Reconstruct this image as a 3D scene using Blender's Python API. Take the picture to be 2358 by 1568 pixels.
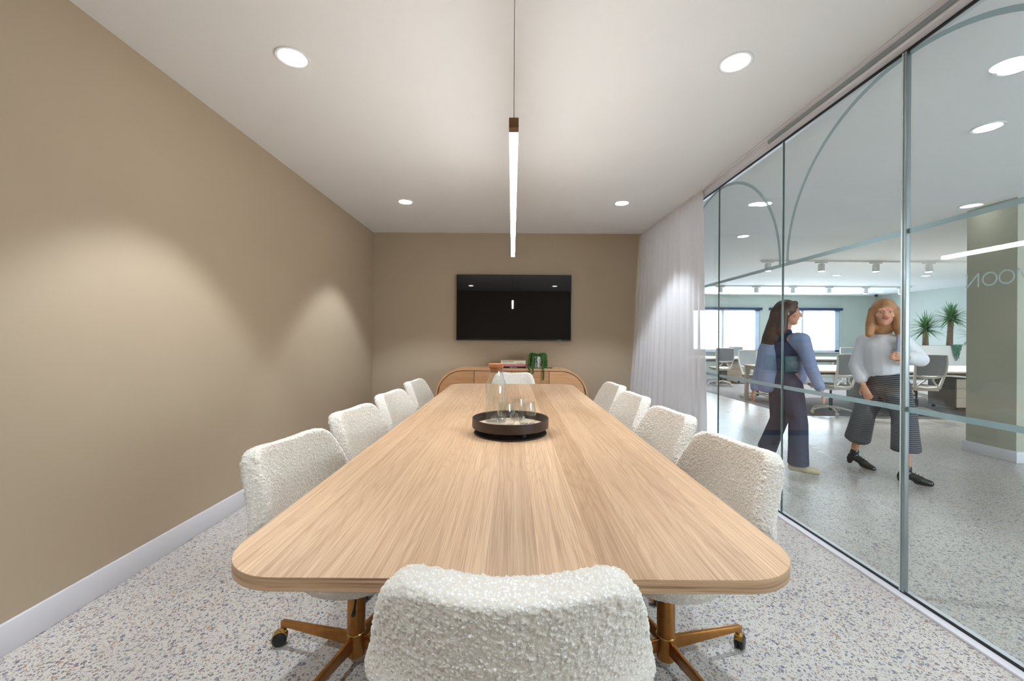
import bpy, bmesh, math, random
from mathutils import Vector, Matrix, noise
R = random.Random(7)
PI = math.pi
S = bpy.context.scene
COL = S.collection
for o in list(bpy.data.objects): bpy.data.objects.remove(o)

# ------------------------------------------------------------------ camera, sky, exposure
CH = 1.23                      # camera height
F = 935.0                      # focal length in pixels of the 2358 px wide frame
cam_d = bpy.data.cameras.new('camera'); cam = bpy.data.objects.new('camera', cam_d); COL.objects.link(cam)
cam_d.sensor_width = 36.0; cam_d.lens = 36.0*F/2358.0
cam_d.shift_x = -1.0/2358.0; cam_d.shift_y = -4.5/2358.0
cam_d.clip_start = 0.02; cam_d.clip_end = 200
r = math.radians(0.37)
rt = Vector((math.cos(r), 0, math.sin(r))); up = Vector((-math.sin(r), 0, math.cos(r))); bk = rt.cross(up)
cam.matrix_world = Matrix(((rt.x, up.x, bk.x, 0), (rt.y, up.y, bk.y, 0), (rt.z, up.z, bk.z, CH), (0, 0, 0, 1)))
S.camera = cam
S.view_settings.view_transform = 'Standard'
try: S.view_settings.look = 'None'
except Exception: pass
S.view_settings.exposure = 0.55; S.view_settings.gamma = 1.0; S.view_settings.use_curve_mapping = False
cy = S.cycles
cy.use_denoising = True
try: cy.denoiser = 'OPENIMAGEDENOISE'
except Exception: pass
cy.max_bounces = 10; cy.diffuse_bounces = 5; cy.glossy_bounces = 4; cy.transmission_bounces = 8; cy.transparent_max_bounces = 24
cy.caustics_reflective = False; cy.caustics_refractive = False
cy.sample_clamp_indirect = 6.0
cy.use_light_tree = True

w = bpy.data.worlds.new('daylight'); S.world = w; w.use_nodes = True
wb = w.node_tree.nodes['Background']
wb.inputs[0].default_value = (0.80, 0.90, 1.0, 1); wb.inputs[1].default_value = 11.0

POW_DOWN = 98.0      # room downlights
POW_OFF = 10.0       # office downlights
POW_TRACK = 95.0     # office track heads
PEND = 36.0          # pendant emission

# ------------------------------------------------------------------ node helpers
def new_mat(name):
    m = bpy.data.materials.new(name); m.use_nodes = True
    nt = m.node_tree; b = nt.nodes['Principled BSDF']
    return m, nt, b
def N(nt, t, **kw):
    n = nt.nodes.new(t)
    for k, v in kw.items(): setattr(n, k, v)
    return n
def L(nt, a, b): nt.links.new(a, b)
def coords(nt, scale=(1, 1, 1), kind='Object', rot=(0, 0, 0), loc=None):
    tc = N(nt, 'ShaderNodeTexCoord'); mp = N(nt, 'ShaderNodeMapping')
    mp.inputs['Scale'].default_value = scale; mp.inputs['Rotation'].default_value = rot
    L(nt, tc.outputs[kind], mp.inputs[0])
    return mp.outputs[0]
def noise_n(nt, vec, scale, detail=4, rough=0.5, dist=0.0):
    n = N(nt, 'ShaderNodeTexNoise'); n.inputs['Scale'].default_value = scale
    n.inputs['Detail'].default_value = detail; n.inputs['Roughness'].default_value = rough
    n.inputs['Distortion'].default_value = dist
    L(nt, vec, n.inputs['Vector']); return n
def ramp(nt, fac, stops, interp='LINEAR'):
    rr = N(nt, 'ShaderNodeValToRGB'); cr = rr.color_ramp; cr.interpolation = interp
    while len(cr.elements) < len(stops): cr.elements.new(0.5)
    for e, (p, c) in zip(cr.elements, stops):
        e.position = p; e.color = (*c, 1) if len(c) == 3 else c
    L(nt, fac, rr.inputs[0]); return rr
def mix(nt, fac, a, b, mode='MIX'):
    m = N(nt, 'ShaderNodeMix', data_type='RGBA', blend_type=mode)
    if isinstance(fac, (int, float)): m.inputs[0].default_value = fac
    else: L(nt, fac, m.inputs[0])
    for i, v in ((6, a), (7, b)):
        if isinstance(v, tuple): m.inputs[i].default_value = (*v, 1) if len(v) == 3 else v
        else: L(nt, v, m.inputs[i])
    return m.outputs[2]
def math_n(nt, op, a, b=None, clamp=False):
    m = N(nt, 'ShaderNodeMath', operation=op, use_clamp=clamp)
    for i, v in enumerate((a, b)):
        if v is None: continue
        if isinstance(v, (int, float)): m.inputs[i].default_value = v
        else: L(nt, v, m.inputs[i])
    return m.outputs[0]
def bump(nt, b, h, strength=0.3, dist=0.01):
    bn = N(nt, 'ShaderNodeBump'); bn.inputs['Strength'].default_value = strength; bn.inputs['Distance'].default_value = dist
    L(nt, h, bn.inputs['Height']); L(nt, bn.outputs[0], b.inputs['Normal'])
def s2l(*c):
    return tuple(((x/255.0+0.055)/1.055)**2.4 if x/255.0 > 0.04045 else x/255.0/12.92 for x in c)
def plain(name, col, rough=0.5, metal=0.0, var=0.06, vscale=6.0, bmp=0.0, bscale=200.0, spec=None, emit=None, coat=0):
    m, nt, b = new_mat(name)
    v = coords(nt)
    n = noise_n(nt, v, vscale, 3)
    lo = tuple(max(0, c*(1-var)) for c in col); hi = tuple(min(1, c*(1+var)) for c in col)
    rr = ramp(nt, n.outputs[0], [(0.3, lo), (0.7, hi)])
    L(nt, rr.outputs[0], b.inputs['Base Color'])
    b.inputs['Roughness'].default_value = rough; b.inputs['Metallic'].default_value = metal
    if spec is not None: b.inputs['Specular IOR Level'].default_value = spec
    if coat: b.inputs['Coat Weight'].default_value = coat; b.inputs['Coat Roughness'].default_value = 0.1
    if bmp:
        n2 = noise_n(nt, v, bscale, 2); bump(nt, b, n2.outputs[0], bmp, 0.002)
    if emit:
        b.inputs['Emission Color'].default_value = (*emit[0], 1); b.inputs['Emission Strength'].default_value = emit[1]
    return m
M = {}
M['tan_paint'] = plain('tan_wall_paint', s2l(172, 154, 131), 0.6, var=0.015, vscale=2, bmp=0.05, bscale=350)
M['white_paint'] = plain('white_ceiling_paint', s2l(240, 242, 244), 0.8, var=0.01, vscale=2)
M['trim_white'] = plain('white_satin_trim', s2l(208, 206, 211), 0.4, var=0.01)
M['office_paint'] = plain('pale_sage_wall_paint', s2l(176, 186, 180), 0.6, var=0.02, vscale=2)
M['olive_paint'] = plain('olive_grey_paint', s2l(172, 171, 154), 0.6, var=0.02, vscale=2)
M['black_gap'] = plain('black_rubber', (0.008, 0.009, 0.009), 0.6)
M['alu'] = plain('brushed_aluminium', s2l(150, 158, 160), 0.35, 0.7, bmp=0.03)
M['joint'] = plain('dark_glass_joint', s2l(84, 106, 104), 0.25)
M['joint_light'] = plain('clear_joint_strip', s2l(178, 198, 196), 0.25)
M['white_metal'] = plain('white_powder_coat', s2l(225, 226, 226), 0.45, var=0.02)
M['brass'] = plain('brushed_brass', s2l(172, 120, 66), 0.28, 0.9, var=0.1, vscale=30, bmp=0.05)
M['brass_shiny'] = plain('polished_brass', s2l(200, 165, 95), 0.12, 1.0)
M['bronze'] = plain('bronze_anodised_metal', s2l(120, 88, 58), 0.35, 0.6)
M['black_plastic'] = plain('black_plastic', (0.012, 0.012, 0.013), 0.35)
M['dark_metal'] = plain('dark_brown_powder_coat', s2l(62, 50, 45), 0.42, 0.2, var=0.05, vscale=40)
M['tray_floor'] = plain('pale_veneer_tray_floor', s2l(226, 200, 172), 0.5, var=0.05, vscale=30)
M['screen'] = plain('black_glass_screen', (0.004, 0.004, 0.005), 0.025, spec=0.6)
M['tv_frame'] = plain('dark_tv_bezel', s2l(50, 48, 46), 0.3, 0.5)
M['page'] = plain('book_pages', s2l(225, 215, 190), 0.8, bmp=0.2)
M['book_cream'] = plain('cream_book_cover', s2l(224, 212, 184), 0.55)
M['book_pink'] = plain('pink_book_cover', s2l(214, 140, 160), 0.55)
M['book_black'] = plain('black_book_cover', s2l(24, 16, 16), 0.5)
M['ink_black'] = plain('black_ink', (0.01, 0.01, 0.01), 0.6)
M['ink_white'] = plain('white_ink', (0.7, 0.7, 0.66), 0.6)
M['pot_white'] = plain('glazed_white_ceramic', s2l(205, 205, 205), 0.35)
M['soil'] = plain('dark_soil', s2l(40, 30, 22), 0.9, bmp=0.5, bscale=90)
M['pearl_green'] = plain('trailing_succulent_green', s2l(48, 92, 30), 0.45, var=0.45, vscale=60)
M['leaf'] = plain('blade_leaf_green', s2l(92, 138, 92), 0.45, var=0.4, vscale=8)
M['leaf_blue'] = plain('blue_green_leaf', s2l(70, 120, 105), 0.5, var=0.3, vscale=20)
M['bark'] = plain('brown_trunk_bark', s2l(122, 104, 90), 0.9, var=0.3, vscale=25, bmp=0.6, bscale=50)
M['green_wrap'] = plain('green_plastic_wrap', s2l(40, 160, 90), 0.4)
M['cork_rings'] = plain('cork', s2l(176, 110, 66), 0.85, var=0.25, vscale=120, bmp=0.4, bscale=300)
M['carpet'] = plain('grey_loop_carpet', s2l(128, 126, 130), 0.95, var=0.12, vscale=150, bmp=0.4, bscale=500)
M['desk_top'] = plain('white_desk_laminate', s2l(236, 228, 212), 0.4, var=0.01)
M['desk_edge'] = plain('ply_desk_edge', s2l(190, 150, 108), 0.5)
M['desk_leg'] = plain('beige_desk_leg', s2l(190, 184, 172), 0.4)
M['cabinet_white'] = plain('cream_cabinet_laminate', s2l(222, 208, 188), 0.45)
M['cabinet_grey'] = plain('grey_cabinet_side', s2l(128, 134, 136), 0.5)
M['chair_shell'] = plain('pale_putty_plastic', s2l(234, 230, 222), 0.4)
M['mesh_grey'] = plain('grey_woven_mesh', s2l(160, 166, 172), 0.8, bmp=0.5, bscale=600)
M['seat_grey'] = plain('taupe_seat_fabric', s2l(160, 154, 146), 0.9, bmp=0.4, bscale=500)
M['blind'] = plain('navy_blind_cassette', s2l(38, 50, 84), 0.5)
M['vinyl_frame'] = plain('pale_window_frame', s2l(196, 212, 236), 0.4)
M['skin'] = plain('skin', s2l(214, 152, 124), 0.5, var=0.06, vscale=14)
M['lips'] = plain('lip_skin', s2l(176, 84, 78), 0.4)
M['eye_white'] = plain('eye_white', (0.7, 0.68, 0.65), 0.2)
M['iris'] = plain('dark_iris', (0.03, 0.02, 0.015), 0.15)
M['hair_dark'] = plain('long_dark_brown_hair', s2l(78, 54, 40), 0.5, var=0.4, vscale=9, bmp=0.5, bscale=120)
M['hair_blonde'] = plain('honey_brown_hair', s2l(172, 120, 78), 0.5, var=0.3, vscale=9, bmp=0.5, bscale=120)
M['navy_knit'] = plain('navy_knit_top', s2l(34, 48, 86), 0.85, bmp=0.3, bscale=300)
M['blue_shirt'] = plain('pale_blue_grey_shirt', s2l(134, 148, 184), 0.8, var=0.06, bmp=0.2, bscale=60)
M['slate_trouser'] = plain('slate_navy_trousers', s2l(62, 66, 88), 0.85, var=0.08, bmp=0.2, bscale=80)
M['white_knit'] = plain('white_knit_sweater', s2l(226, 226, 232), 0.9, var=0.03, bmp=0.4, bscale=180)
M['cream_shoe'] = plain('cream_leather_shoe', s2l(196, 184, 150), 0.5)
M['black_leather'] = plain('black_patent_leather', (0.012, 0.012, 0.014), 0.18, coat=0.5)
M['grey_folder'] = plain('grey_folder', s2l(140, 142, 162), 0.5)
M['green_card'] = plain('dark_teal_pouch', s2l(26, 66, 72), 0.5)
def emit_mat(name, col, st):
    m = bpy.data.materials.new(name); m.use_nodes = True; nt = m.node_tree
    nt.nodes.clear(); e = N(nt, 'ShaderNodeEmission'); o = N(nt, 'ShaderNodeOutputMaterial')
    e.inputs[0].default_value = (*col, 1); e.inputs[1].default_value = st; L(nt, e.outputs[0], o.inputs[0]); return m
M['lamp_white'] = emit_mat('lit_downlight_lens', (0.92, 0.97, 1.0), 26.0)
M['office_lens'] = emit_mat('lit_office_downlight_lens', (1, 0.99, 0.98), 9.0)
M['track_lens'] = emit_mat('lit_track_lens', (1, 0.98, 0.96), 30.0)
M['lamp_pend'] = emit_mat('lit_opal_diffuser', (1.0, 0.965, 0.93), PEND)

# striped trousers
m, nt, b = new_mat('black_and_grey_striped_trousers')
tc = coords(nt, (1, 1, 1)); sx = N(nt, 'ShaderNodeSeparateXYZ'); L(nt, tc, sx.inputs[0])
nz = noise_n(nt, tc, 5, 2); zz = math_n(nt, 'ADD', sx.outputs[2], math_n(nt, 'MULTIPLY', nz.outputs[0], 0.03))
st = math_n(nt, 'SINE', math_n(nt, 'MULTIPLY', zz, 2*PI/0.017))
rr = ramp(nt, st, [(0.0, s2l(46, 48, 56)), (0.6, s2l(46, 48, 56)), (0.9, s2l(134, 136, 142))])
L(nt, rr.outputs[0], b.inputs['Base Color']); b.inputs['Roughness'].default_value = 0.85
M['striped'] = m

# terrazzo floor
def terrazzo(name):
    m, nt, b = new_mat(name)
    v = coords(nt)
    nb = noise_n(nt, v, 1.3, 4); nb2 = noise_n(nt, v, 260, 2)
    base = ramp(nt, nb.outputs[0], [(0.25, s2l(192, 186, 180)), (0.75, s2l(210, 204, 197))]).outputs[0]
    base = mix(nt, math_n(nt, 'MULTIPLY', nb2.outputs[0], 0.5), base, s2l(176, 168, 158))
    dist = noise_n(nt, v, 90, 2)
    dv = N(nt, 'ShaderNodeVectorMath', operation='MULTIPLY_ADD')
    L(nt, dist.outputs['Color'], dv.inputs[0]); dv.inputs[1].default_value = (0.006, 0.006, 0.0); L(nt, v, dv.inputs[2])
    cols = [s2l(118, 112, 120), s2l(102, 100, 118), s2l(138, 130, 132), s2l(90, 86, 94), s2l(160, 140, 122), s2l(124, 126, 134)]
    for sc, thr, prob, dark in ((230, 0.54, 0.25, 1), (120, 0.64, 0.25, 1), (60, 0.54, 0.60, 1)):
        vo = N(nt, 'ShaderNodeTexVoronoi', feature='F1'); vo.inputs['Scale'].default_value = sc
        vo.inputs['Randomness'].default_value = 1.0; L(nt, dv.outputs[0], vo.inputs['Vector'])
        sep = N(nt, 'ShaderNodeSeparateColor'); L(nt, vo.outputs['Color'], sep.inputs[0])
        size = math_n(nt, 'MULTIPLY', sep.outputs[1], thr)
        inside = math_n(nt, 'LESS_THAN', vo.outputs['Distance'], size)
        keep = math_n(nt, 'GREATER_THAN', sep.outputs[0], prob)
        mask = math_n(nt, 'MULTIPLY', inside, keep)
        k = ramp(nt, sep.outputs[2], [(i/6.0, c) for i, c in enumerate(cols)] + [(0.975, s2l(188, 140, 104))], 'CONSTANT')
        base = mix(nt, math_n(nt, 'MULTIPLY', mask, 0.92), base, k.outputs[0])
    L(nt, base, b.inputs['Base Color'])
    rn = noise_n(nt, v, 0.8, 3)
    rg = N(nt, 'ShaderNodeMapRange'); L(nt, rn.outputs[0], rg.inputs[0]); rg.inputs[3].default_value = 0.22; rg.inputs[4].default_value = 0.36
    L(nt, rg.outputs[0], b.inputs['Roughness'])
    return m
M['terrazzo'] = terrazzo('polished_terrazzo')

# oak
def oak(name, axis='Y', tone=1.0, scale=1.0, contrast=1.0, base=((188, 154, 121), (204, 172, 138), (148, 111, 80))):
    m, nt, b = new_mat(name)
    tcn = N(nt, 'ShaderNodeTexCoord'); oi = N(nt, 'ShaderNodeObjectInfo')
    off = N(nt, 'ShaderNodeVectorMath', operation='MULTIPLY_ADD')
    cmb = N(nt, 'ShaderNodeCombineXYZ')
    for i in range(3): L(nt, oi.outputs['Random'], cmb.inputs[i])
    L(nt, cmb.outputs[0], off.inputs[0]); off.inputs[1].default_value = (13.7, 29.1, 17.3); L(nt, tcn.outputs['Object'], off.inputs[2])
    st = {'Y': (1, 0.009, 1), 'X': (0.009, 1, 1), 'Z': (1, 1, 0.009)}[axis]
    def mp(scl):
        q = N(nt, 'ShaderNodeMapping'); q.inputs['Scale'].default_value = scl; L(nt, off.outputs[0], q.inputs[0]); return q.outputs[0]
    vs = mp(tuple(s*scale for s in st)); vl = mp(tuple(s*scale for s in {'Y': (1, 0.06, 1), 'X': (0.06, 1, 1), 'Z': (1, 1, 0.06)}[axis]))
    fine = noise_n(nt, vs, 400, 3, 0.65); med = noise_n(nt, vs, 70, 3, 0.55)
    big = noise_n(nt, vl, 7.0, 2, 0.4, 0.3)
    # growth rings: iso-lines of a stretched noise field
    rings = math_n(nt, 'SINE', math_n(nt, 'MULTIPLY', big.outputs[0], 170.0))
    rg = ramp(nt, rings, [(0.35, (0, 0, 0)), (0.95, (1, 1, 1))]).outputs[0]
    c0, c1, c2 = [tuple(min(1, x*tone) for x in s2l(*c)) for c in base]
    col = mix(nt, ramp(nt, med.outputs[0], [(0.35, (0, 0, 0)), (0.65, (1, 1, 1))]).outputs[0], c0, c1)
    dk = math_n(nt, 'MULTIPLY', ramp(nt, fine.outputs[0], [(0.46, (0, 0, 0)), (0.62, (1, 1, 1))]).outputs[0], 0.52*contrast)
    col = mix(nt, dk, col, c2)
    col = mix(nt, math_n(nt, 'MULTIPLY', rg, 0.22*contrast), col, c2)
    tn = ramp(nt, oi.outputs['Random'], [(0.0, (0.84, 0.80, 0.76)), (0.5, (1.0, 1.0, 1.0)), (1.0, (1.12, 1.13, 1.14))]).outputs[0]
    col = mix(nt, 1.0, col, tn, 'MULTIPLY')
    L(nt, col, b.inputs['Base Color'])
    b.inputs['Roughness'].default_value = 0.42
    bump(nt, b, fine.outputs[0], 0.08, 0.001)
    return m
M['oak'] = oak('pale_oak_veneer')
M['oak_side'] = oak('oak_door_veneer', 'X', base=((198, 148, 104), (212, 164, 120), (176, 124, 82)))
M['oak_carcass'] = oak('oak_carcass', 'X', contrast=0.5, base=((206, 158, 116), (216, 170, 130), (184, 134, 94)))
# laminated table edge: thin dark and light plies running round the edge
m, nt, b = new_mat('oak_edge_band')
v = coords(nt, (1.2, 1.2, 60)); n1 = noise_n(nt, v, 2.6, 4, 0.6)
rr = ramp(nt, n1.outputs[0], [(0.35, s2l(134, 102, 76)), (0.5, s2l(178, 144, 110)), (0.65, s2l(196, 162, 128))])
L(nt, rr.outputs[0], b.inputs['Base Color']); b.inputs['Roughness'].default_value = 0.5
M['oak_edge'] = m

# boucle
m, nt, b = new_mat('cream_boucle_wool')
v = coords(nt)
dn = noise_n(nt, v, 120, 2)
dv = N(nt, 'ShaderNodeVectorMath', operation='MULTIPLY_ADD'); L(nt, dn.outputs['Color'], dv.inputs[0]); dv.inputs[1].default_value = (0.008, 0.008, 0.008); L(nt, v, dv.inputs[2])
vo = N(nt, 'ShaderNodeTexVoronoi', feature='F1'); vo.inputs['Scale'].default_value = 170; L(nt, dv.outputs[0], vo.inputs['Vector'])
n1 = noise_n(nt, v, 55, 3)
h = ramp(nt, vo.outputs['Distance'], [(0.0, (1, 1, 1)), (0.25, (0.85, 0.85, 0.85)), (0.52, (0, 0, 0))]).outputs[0]
sp = N(nt, 'ShaderNodeSeparateColor'); L(nt, vo.outputs['Color'], sp.inputs[0])
h = math_n(nt, 'MULTIPLY', h, math_n(nt, 'ADD', math_n(nt, 'MULTIPLY', sp.outputs[0], 0.8), 0.2))
fk = noise_n(nt, v, 900, 2)
c = ramp(nt, h, [(0.0, s2l(220, 212, 200)), (0.35, s2l(236, 232, 226)), (0.8, s2l(247, 245, 242))]).outputs[0]
c = mix(nt, math_n(nt, 'MULTIPLY', n1.outputs[0], 0.22), c, s2l(218, 206, 188))
L(nt, c, b.inputs['Base Color']); b.inputs['Roughness'].default_value = 0.95
b.inputs['Sheen Weight'].default_value = 0.2; b.inputs['Sheen Roughness'].default_value = 0.5
hh = math_n(nt, 'ADD', h, math_n(nt, 'MULTIPLY', fk.outputs[0], 0.35))
bump(nt, b, hh, 0.45, 0.0025)
M['boucle'] = m

# glass sheet: straight-through transparency with Schlick reflection (same from both sides)
def sheet_glass(name, tint, refl=1.0, extra=0.0):
    m = bpy.data.materials.new(name); m.use_nodes = True; nt = m.node_tree; nt.nodes.clear()
    o = N(nt, 'ShaderNodeOutputMaterial'); g = N(nt, 'ShaderNodeNewGeometry')
    dp = N(nt, 'ShaderNodeVectorMath', operation='DOT_PRODUCT'); L(nt, g.outputs['Normal'], dp.inputs[0]); L(nt, g.outputs['Incoming'], dp.inputs[1])
    c1 = math_n(nt, 'SUBTRACT', 1.0, math_n(nt, 'ABSOLUTE', dp.outputs['Value']), True)
    f = math_n(nt, 'ADD', math_n(nt, 'MULTIPLY', math_n(nt, 'POWER', c1, 5.0), 0.96*refl), 0.04*refl, True)
    t = N(nt, 'ShaderNodeBsdfTransparent'); t.inputs[0].default_value = (*tint, 1)
    gl = N(nt, 'ShaderNodeBsdfGlossy'); gl.inputs['Roughness'].default_value = 0.0; gl.inputs[0].default_value = (1, 1, 1, 1)
    mx = N(nt, 'ShaderNodeMixShader'); L(nt, f, mx.inputs[0]); L(nt, t.outputs[0], mx.inputs[1]); L(nt, gl.outputs[0], mx.inputs[2])
    L(nt, mx.outputs[0], o.inputs[0]); return m
M['glass_pane'] = sheet_glass('greenish_partition_glass', (0.945, 0.972, 0.968), 0.8)
M['window_glass'] = sheet_glass('window_glass', (0.97, 0.985, 1.0))
# vessel glass
M['vessel'] = sheet_glass('clear_drinking_glass', (0.955, 0.965, 0.96), 1.6)
# frosted film
m = bpy.data.materials.new('frosted_film'); m.use_nodes = True; nt = m.node_tree; nt.nodes.clear()
o = N(nt, 'ShaderNodeOutputMaterial'); t = N(nt, 'ShaderNodeBsdfTransparent'); d = N(nt, 'ShaderNodeBsdfDiffuse'); tl = N(nt, 'ShaderNodeBsdfTranslucent')
d.inputs[0].default_value = (*s2l(184, 198, 202), 1); tl.inputs[0].default_value = (*s2l(174, 190, 194), 1)
m1 = N(nt, 'ShaderNodeMixShader'); m1.inputs[0].default_value = 0.5; L(nt, d.outputs[0], m1.inputs[1]); L(nt, tl.outputs[0], m1.inputs[2])
m2 = N(nt, 'ShaderNodeMixShader'); m2.inputs[0].default_value = 0.82; L(nt, t.outputs[0], m2.inputs[1]); L(nt, m1.outputs[0], m2.inputs[2])
L(nt, m2.outputs[0], o.inputs[0]); M['film'] = m
M['film_faint'] = m.copy(); [n for n in M['film_faint'].node_tree.nodes if n.type == 'MIX_SHADER'][1].inputs[0].default_value = 0.32
# curtain
m = bpy.data.materials.new('sheer_white_curtain'); m.use_nodes = True; nt = m.node_tree; nt.nodes.clear()
o = N(nt, 'ShaderNodeOutputMaterial'); t = N(nt, 'ShaderNodeBsdfTransparent'); d = N(nt, 'ShaderNodeBsdfDiffuse'); tl = N(nt, 'ShaderNodeBsdfTranslucent')
vv = coords(nt, (1, 1, 1)); wv = noise_n(nt, vv, 700, 1)
cc = ramp(nt, wv.outputs[0], [(0.3, s2l(214, 210, 212)), (0.7, s2l(234, 231, 234))]).outputs[0]
L(nt, cc, d.inputs[0]); L(nt, cc, tl.inputs[0])
m1 = N(nt, 'ShaderNodeMixShader'); m1.inputs[0].default_value = 0.28; L(nt, d.outputs[0], m1.inputs[1]); L(nt, tl.outputs[0], m1.inputs[2])
m2 = N(nt, 'ShaderNodeMixShader'); m2.inputs[0].default_value = 0.93; L(nt, t.outputs[0], m2.inputs[1]); L(nt, m1.outputs[0], m2.inputs[2])
L(nt, m2.outputs[0], o.inputs[0]); M['curtain'] = m

# ------------------------------------------------------------------ mesh helpers
class MB:
    def __init__(s): s.v = []; s.f = []
    def add(s, vs, fs):
        k = len(s.v); s.v += [tuple(v) for v in vs]; s.f += [tuple(i+k for i in f) for f in fs]; return s
    def box(s, x0, x1, y0, y1, z0, z1, rot=None, about=None):
        vs = [Vector((x, y, z)) for z in (z0, z1) for y in (y0, y1) for x in (x0, x1)]
        if rot is not None:
            a = Vector(about if about else ((x0+x1)/2, (y0+y1)/2, (z0+z1)/2)); vs = [rot @ (v-a) + a for v in vs]
        return s.add(vs, [(0, 2, 3, 1), (4, 5, 7, 6), (0, 1, 5, 4), (2, 6, 7, 3), (0, 4, 6, 2), (1, 3, 7, 5)])
    def rings(s, rs, caps=True, closed=False):
        n = len(rs[0]); vs = [p for r_ in rs for p in r_]; fs = []
        m = len(rs)
        for i in range(m if closed else m-1):
            a = i*n; b_ = ((i+1) % m)*n
            for j in range(n): fs.append((a+j, a+(j+1) % n, b_+(j+1) % n, b_+j))
        if caps and not closed: fs.append(tuple(reversed(range(n)))); fs.append(tuple(range((m-1)*n, m*n)))
        return s.add(vs, fs)
    def tube(s, pts, rad, seg=10, flat=1.0, caps=True, side=None):
        pts = [Vector(p) for p in pts]; n = len(pts)
        if isinstance(rad, (int, float)): rad = [rad]*n
        rs = []; ref = Vector(side) if side is not None else None
        for i in range(n):
            t = (pts[min(i+1, n-1)] - pts[max(i-1, 0)]).normalized()
            if ref is None: ref = t.orthogonal()
            a = (ref - t*ref.dot(t))
            a = a.normalized() if a.length > 1e-6 else t.orthogonal().normalized()
            b_ = t.cross(a); ref = a
            rs.append([pts[i] + rad[i]*(math.cos(2*PI*j/seg)*a + flat*math.sin(2*PI*j/seg)*b_) for j in range(seg)])
        return s.rings(rs, caps)
    def lathe(s, prof, seg=32, c=(0, 0, 0), axis='Z', closed=False, caps=True):
        rs = []
        for rr_, z in prof:
            ring = []
            for j in range(seg):
                a = 2*PI*j/seg; p = (rr_*math.cos(a), rr_*math.sin(a), z)
                if axis == 'X': p = (z, p[0], p[1])
                if axis == 'Y': p = (p[0], z, p[1])
                ring.append((p[0]+c[0], p[1]+c[1], p[2]+c[2]))
            rs.append(ring)
        return s.rings(rs, caps, closed)
    def ball(s, c, r3, seg=14, rg=9, rot=None):
        if isinstance(r3, (int, float)): r3 = (r3,)*3
        rs = []
        for i in range(rg+1):
            th = PI*(0.03 + 0.94*i/rg)
            ring = []
            for j in range(seg):
                a = 2*PI*j/seg; p = Vector((math.sin(th)*math.cos(a)*r3[0], math.sin(th)*math.sin(a)*r3[1], -math.cos(th)*r3[2]))
                if rot is not None: p = rot @ p
                ring.append(p + Vector(c))
            rs.append(ring)
        return s.rings(rs)
    def cap(s, p0, r0, p1, r1, seg=12, flat=1.0, side=None):
        p0 = Vector(p0); p1 = Vector(p1); t = (p1-p0).normalized(); pts = []; rad = []
        for k in range(4): a = (k+0.3)/4*PI/2; pts.append(p0 - t*r0*math.cos(a)); rad.append(r0*math.sin(a))
        for k in range(5): u = k/4; pts.append(p0.lerp(p1, u)); rad.append(r0+(r1-r0)*u)
        for k in range(4): a = (3.7-k)/4*PI/2; pts.append(p1 + t*r1*math.cos(a)); rad.append(r1*math.sin(a))
        return s.tube(pts, rad, seg, flat, True, side)
    def build(s, name, mat, parent=None, smooth=False, bevel=0, bseg=2, angle=30):
        me = bpy.data.meshes.new(name); me.from_pydata(s.v, [], s.f)
        bm = bmesh.new(); bm.from_mesh(me); bmesh.ops.recalc_face_normals(bm, faces=bm.faces)
        if bevel:
            es = [e for e in bm.edges if len(e.link_faces) == 2 and e.calc_face_angle(0) > math.radians(35)]
            bmesh.ops.bevel(bm, geom=es, offset=bevel, segments=bseg, profile=0.5, affect='EDGES', clamp_overlap=True)
        bm.to_mesh(me); bm.free()
        if smooth or bevel:
            for p in me.polygons: p.use_smooth = True
            me.set_sharp_from_angle(angle=math.radians(angle if not bevel else 50))
        me.materials.append(M[mat] if isinstance(mat, str) else mat)
        o = bpy.data.objects.new(name, me); COL.objects.link(o)
        if parent is not None: o.parent = parent
        return o
def obj_from_mesh(name, me, mat, parent=None):
    me.materials.clear(); me.materials.append(M[mat])
    o = bpy.data.objects.new(name, me); COL.objects.link(o)
    if parent is not None: o.parent = parent
    return o
def tag(o, label=None, cat=None, group=None, kind=None):
    if label: o['label'] = label
    if cat: o['category'] = cat
    if group: o['group'] = group
    if kind: o['kind'] = kind
    return o
def thing(name, label, cat, loc=(0, 0, 0), rz=0.0, group=None, kind=None):
    o = bpy.data.objects.new(name, None); COL.objects.link(o); o.empty_display_size = 0.1
    o.location = loc; o.rotation_euler = (0, 0, rz)
    return tag(o, label, cat, group, kind)
def copy_tree(o, parent=None):
    c = o.copy(); COL.objects.link(c); c.parent = parent
    for ch in list(o.children): copy_tree(ch, c)
    return c
def evaluated_mesh(o):
    dg = bpy.context.evaluated_depsgraph_get(); dg.update()
    me = bpy.data.meshes.new_from_object(o.evaluated_get(dg)); bpy.data.objects.remove(o); return me
def remeshed(mb, name, mat, parent, voxel=0.01, smooth=6, fac=0.5, decim=None):
    o = mb.build(name, mat)
    md = o.modifiers.new('r', 'REMESH'); md.mode = 'VOXEL'; md.voxel_size = voxel; md.use_smooth_shade = True
    if smooth: ms = o.modifiers.new('s', 'SMOOTH'); ms.iterations = smooth; ms.factor = fac
    me = evaluated_mesh(o); me.name = name
    for p in me.polygons: p.use_smooth = True
    return obj_from_mesh(name, me, mat, parent)
def struct(o, label=None, cat=None): o['kind'] = 'structure'; return tag(o, label, cat)
def AT(px, py, d):             # photograph pixel at depth d -> world point (roll corrected)
    a = math.radians(0.37); dx = px-1180.0; dy = 779.5-py
    x = dx*math.cos(a)-dy*math.sin(a); y = dx*math.sin(a)+dy*math.cos(a)
    return Vector((x*d/F, d, CH+y*d/F))

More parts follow.
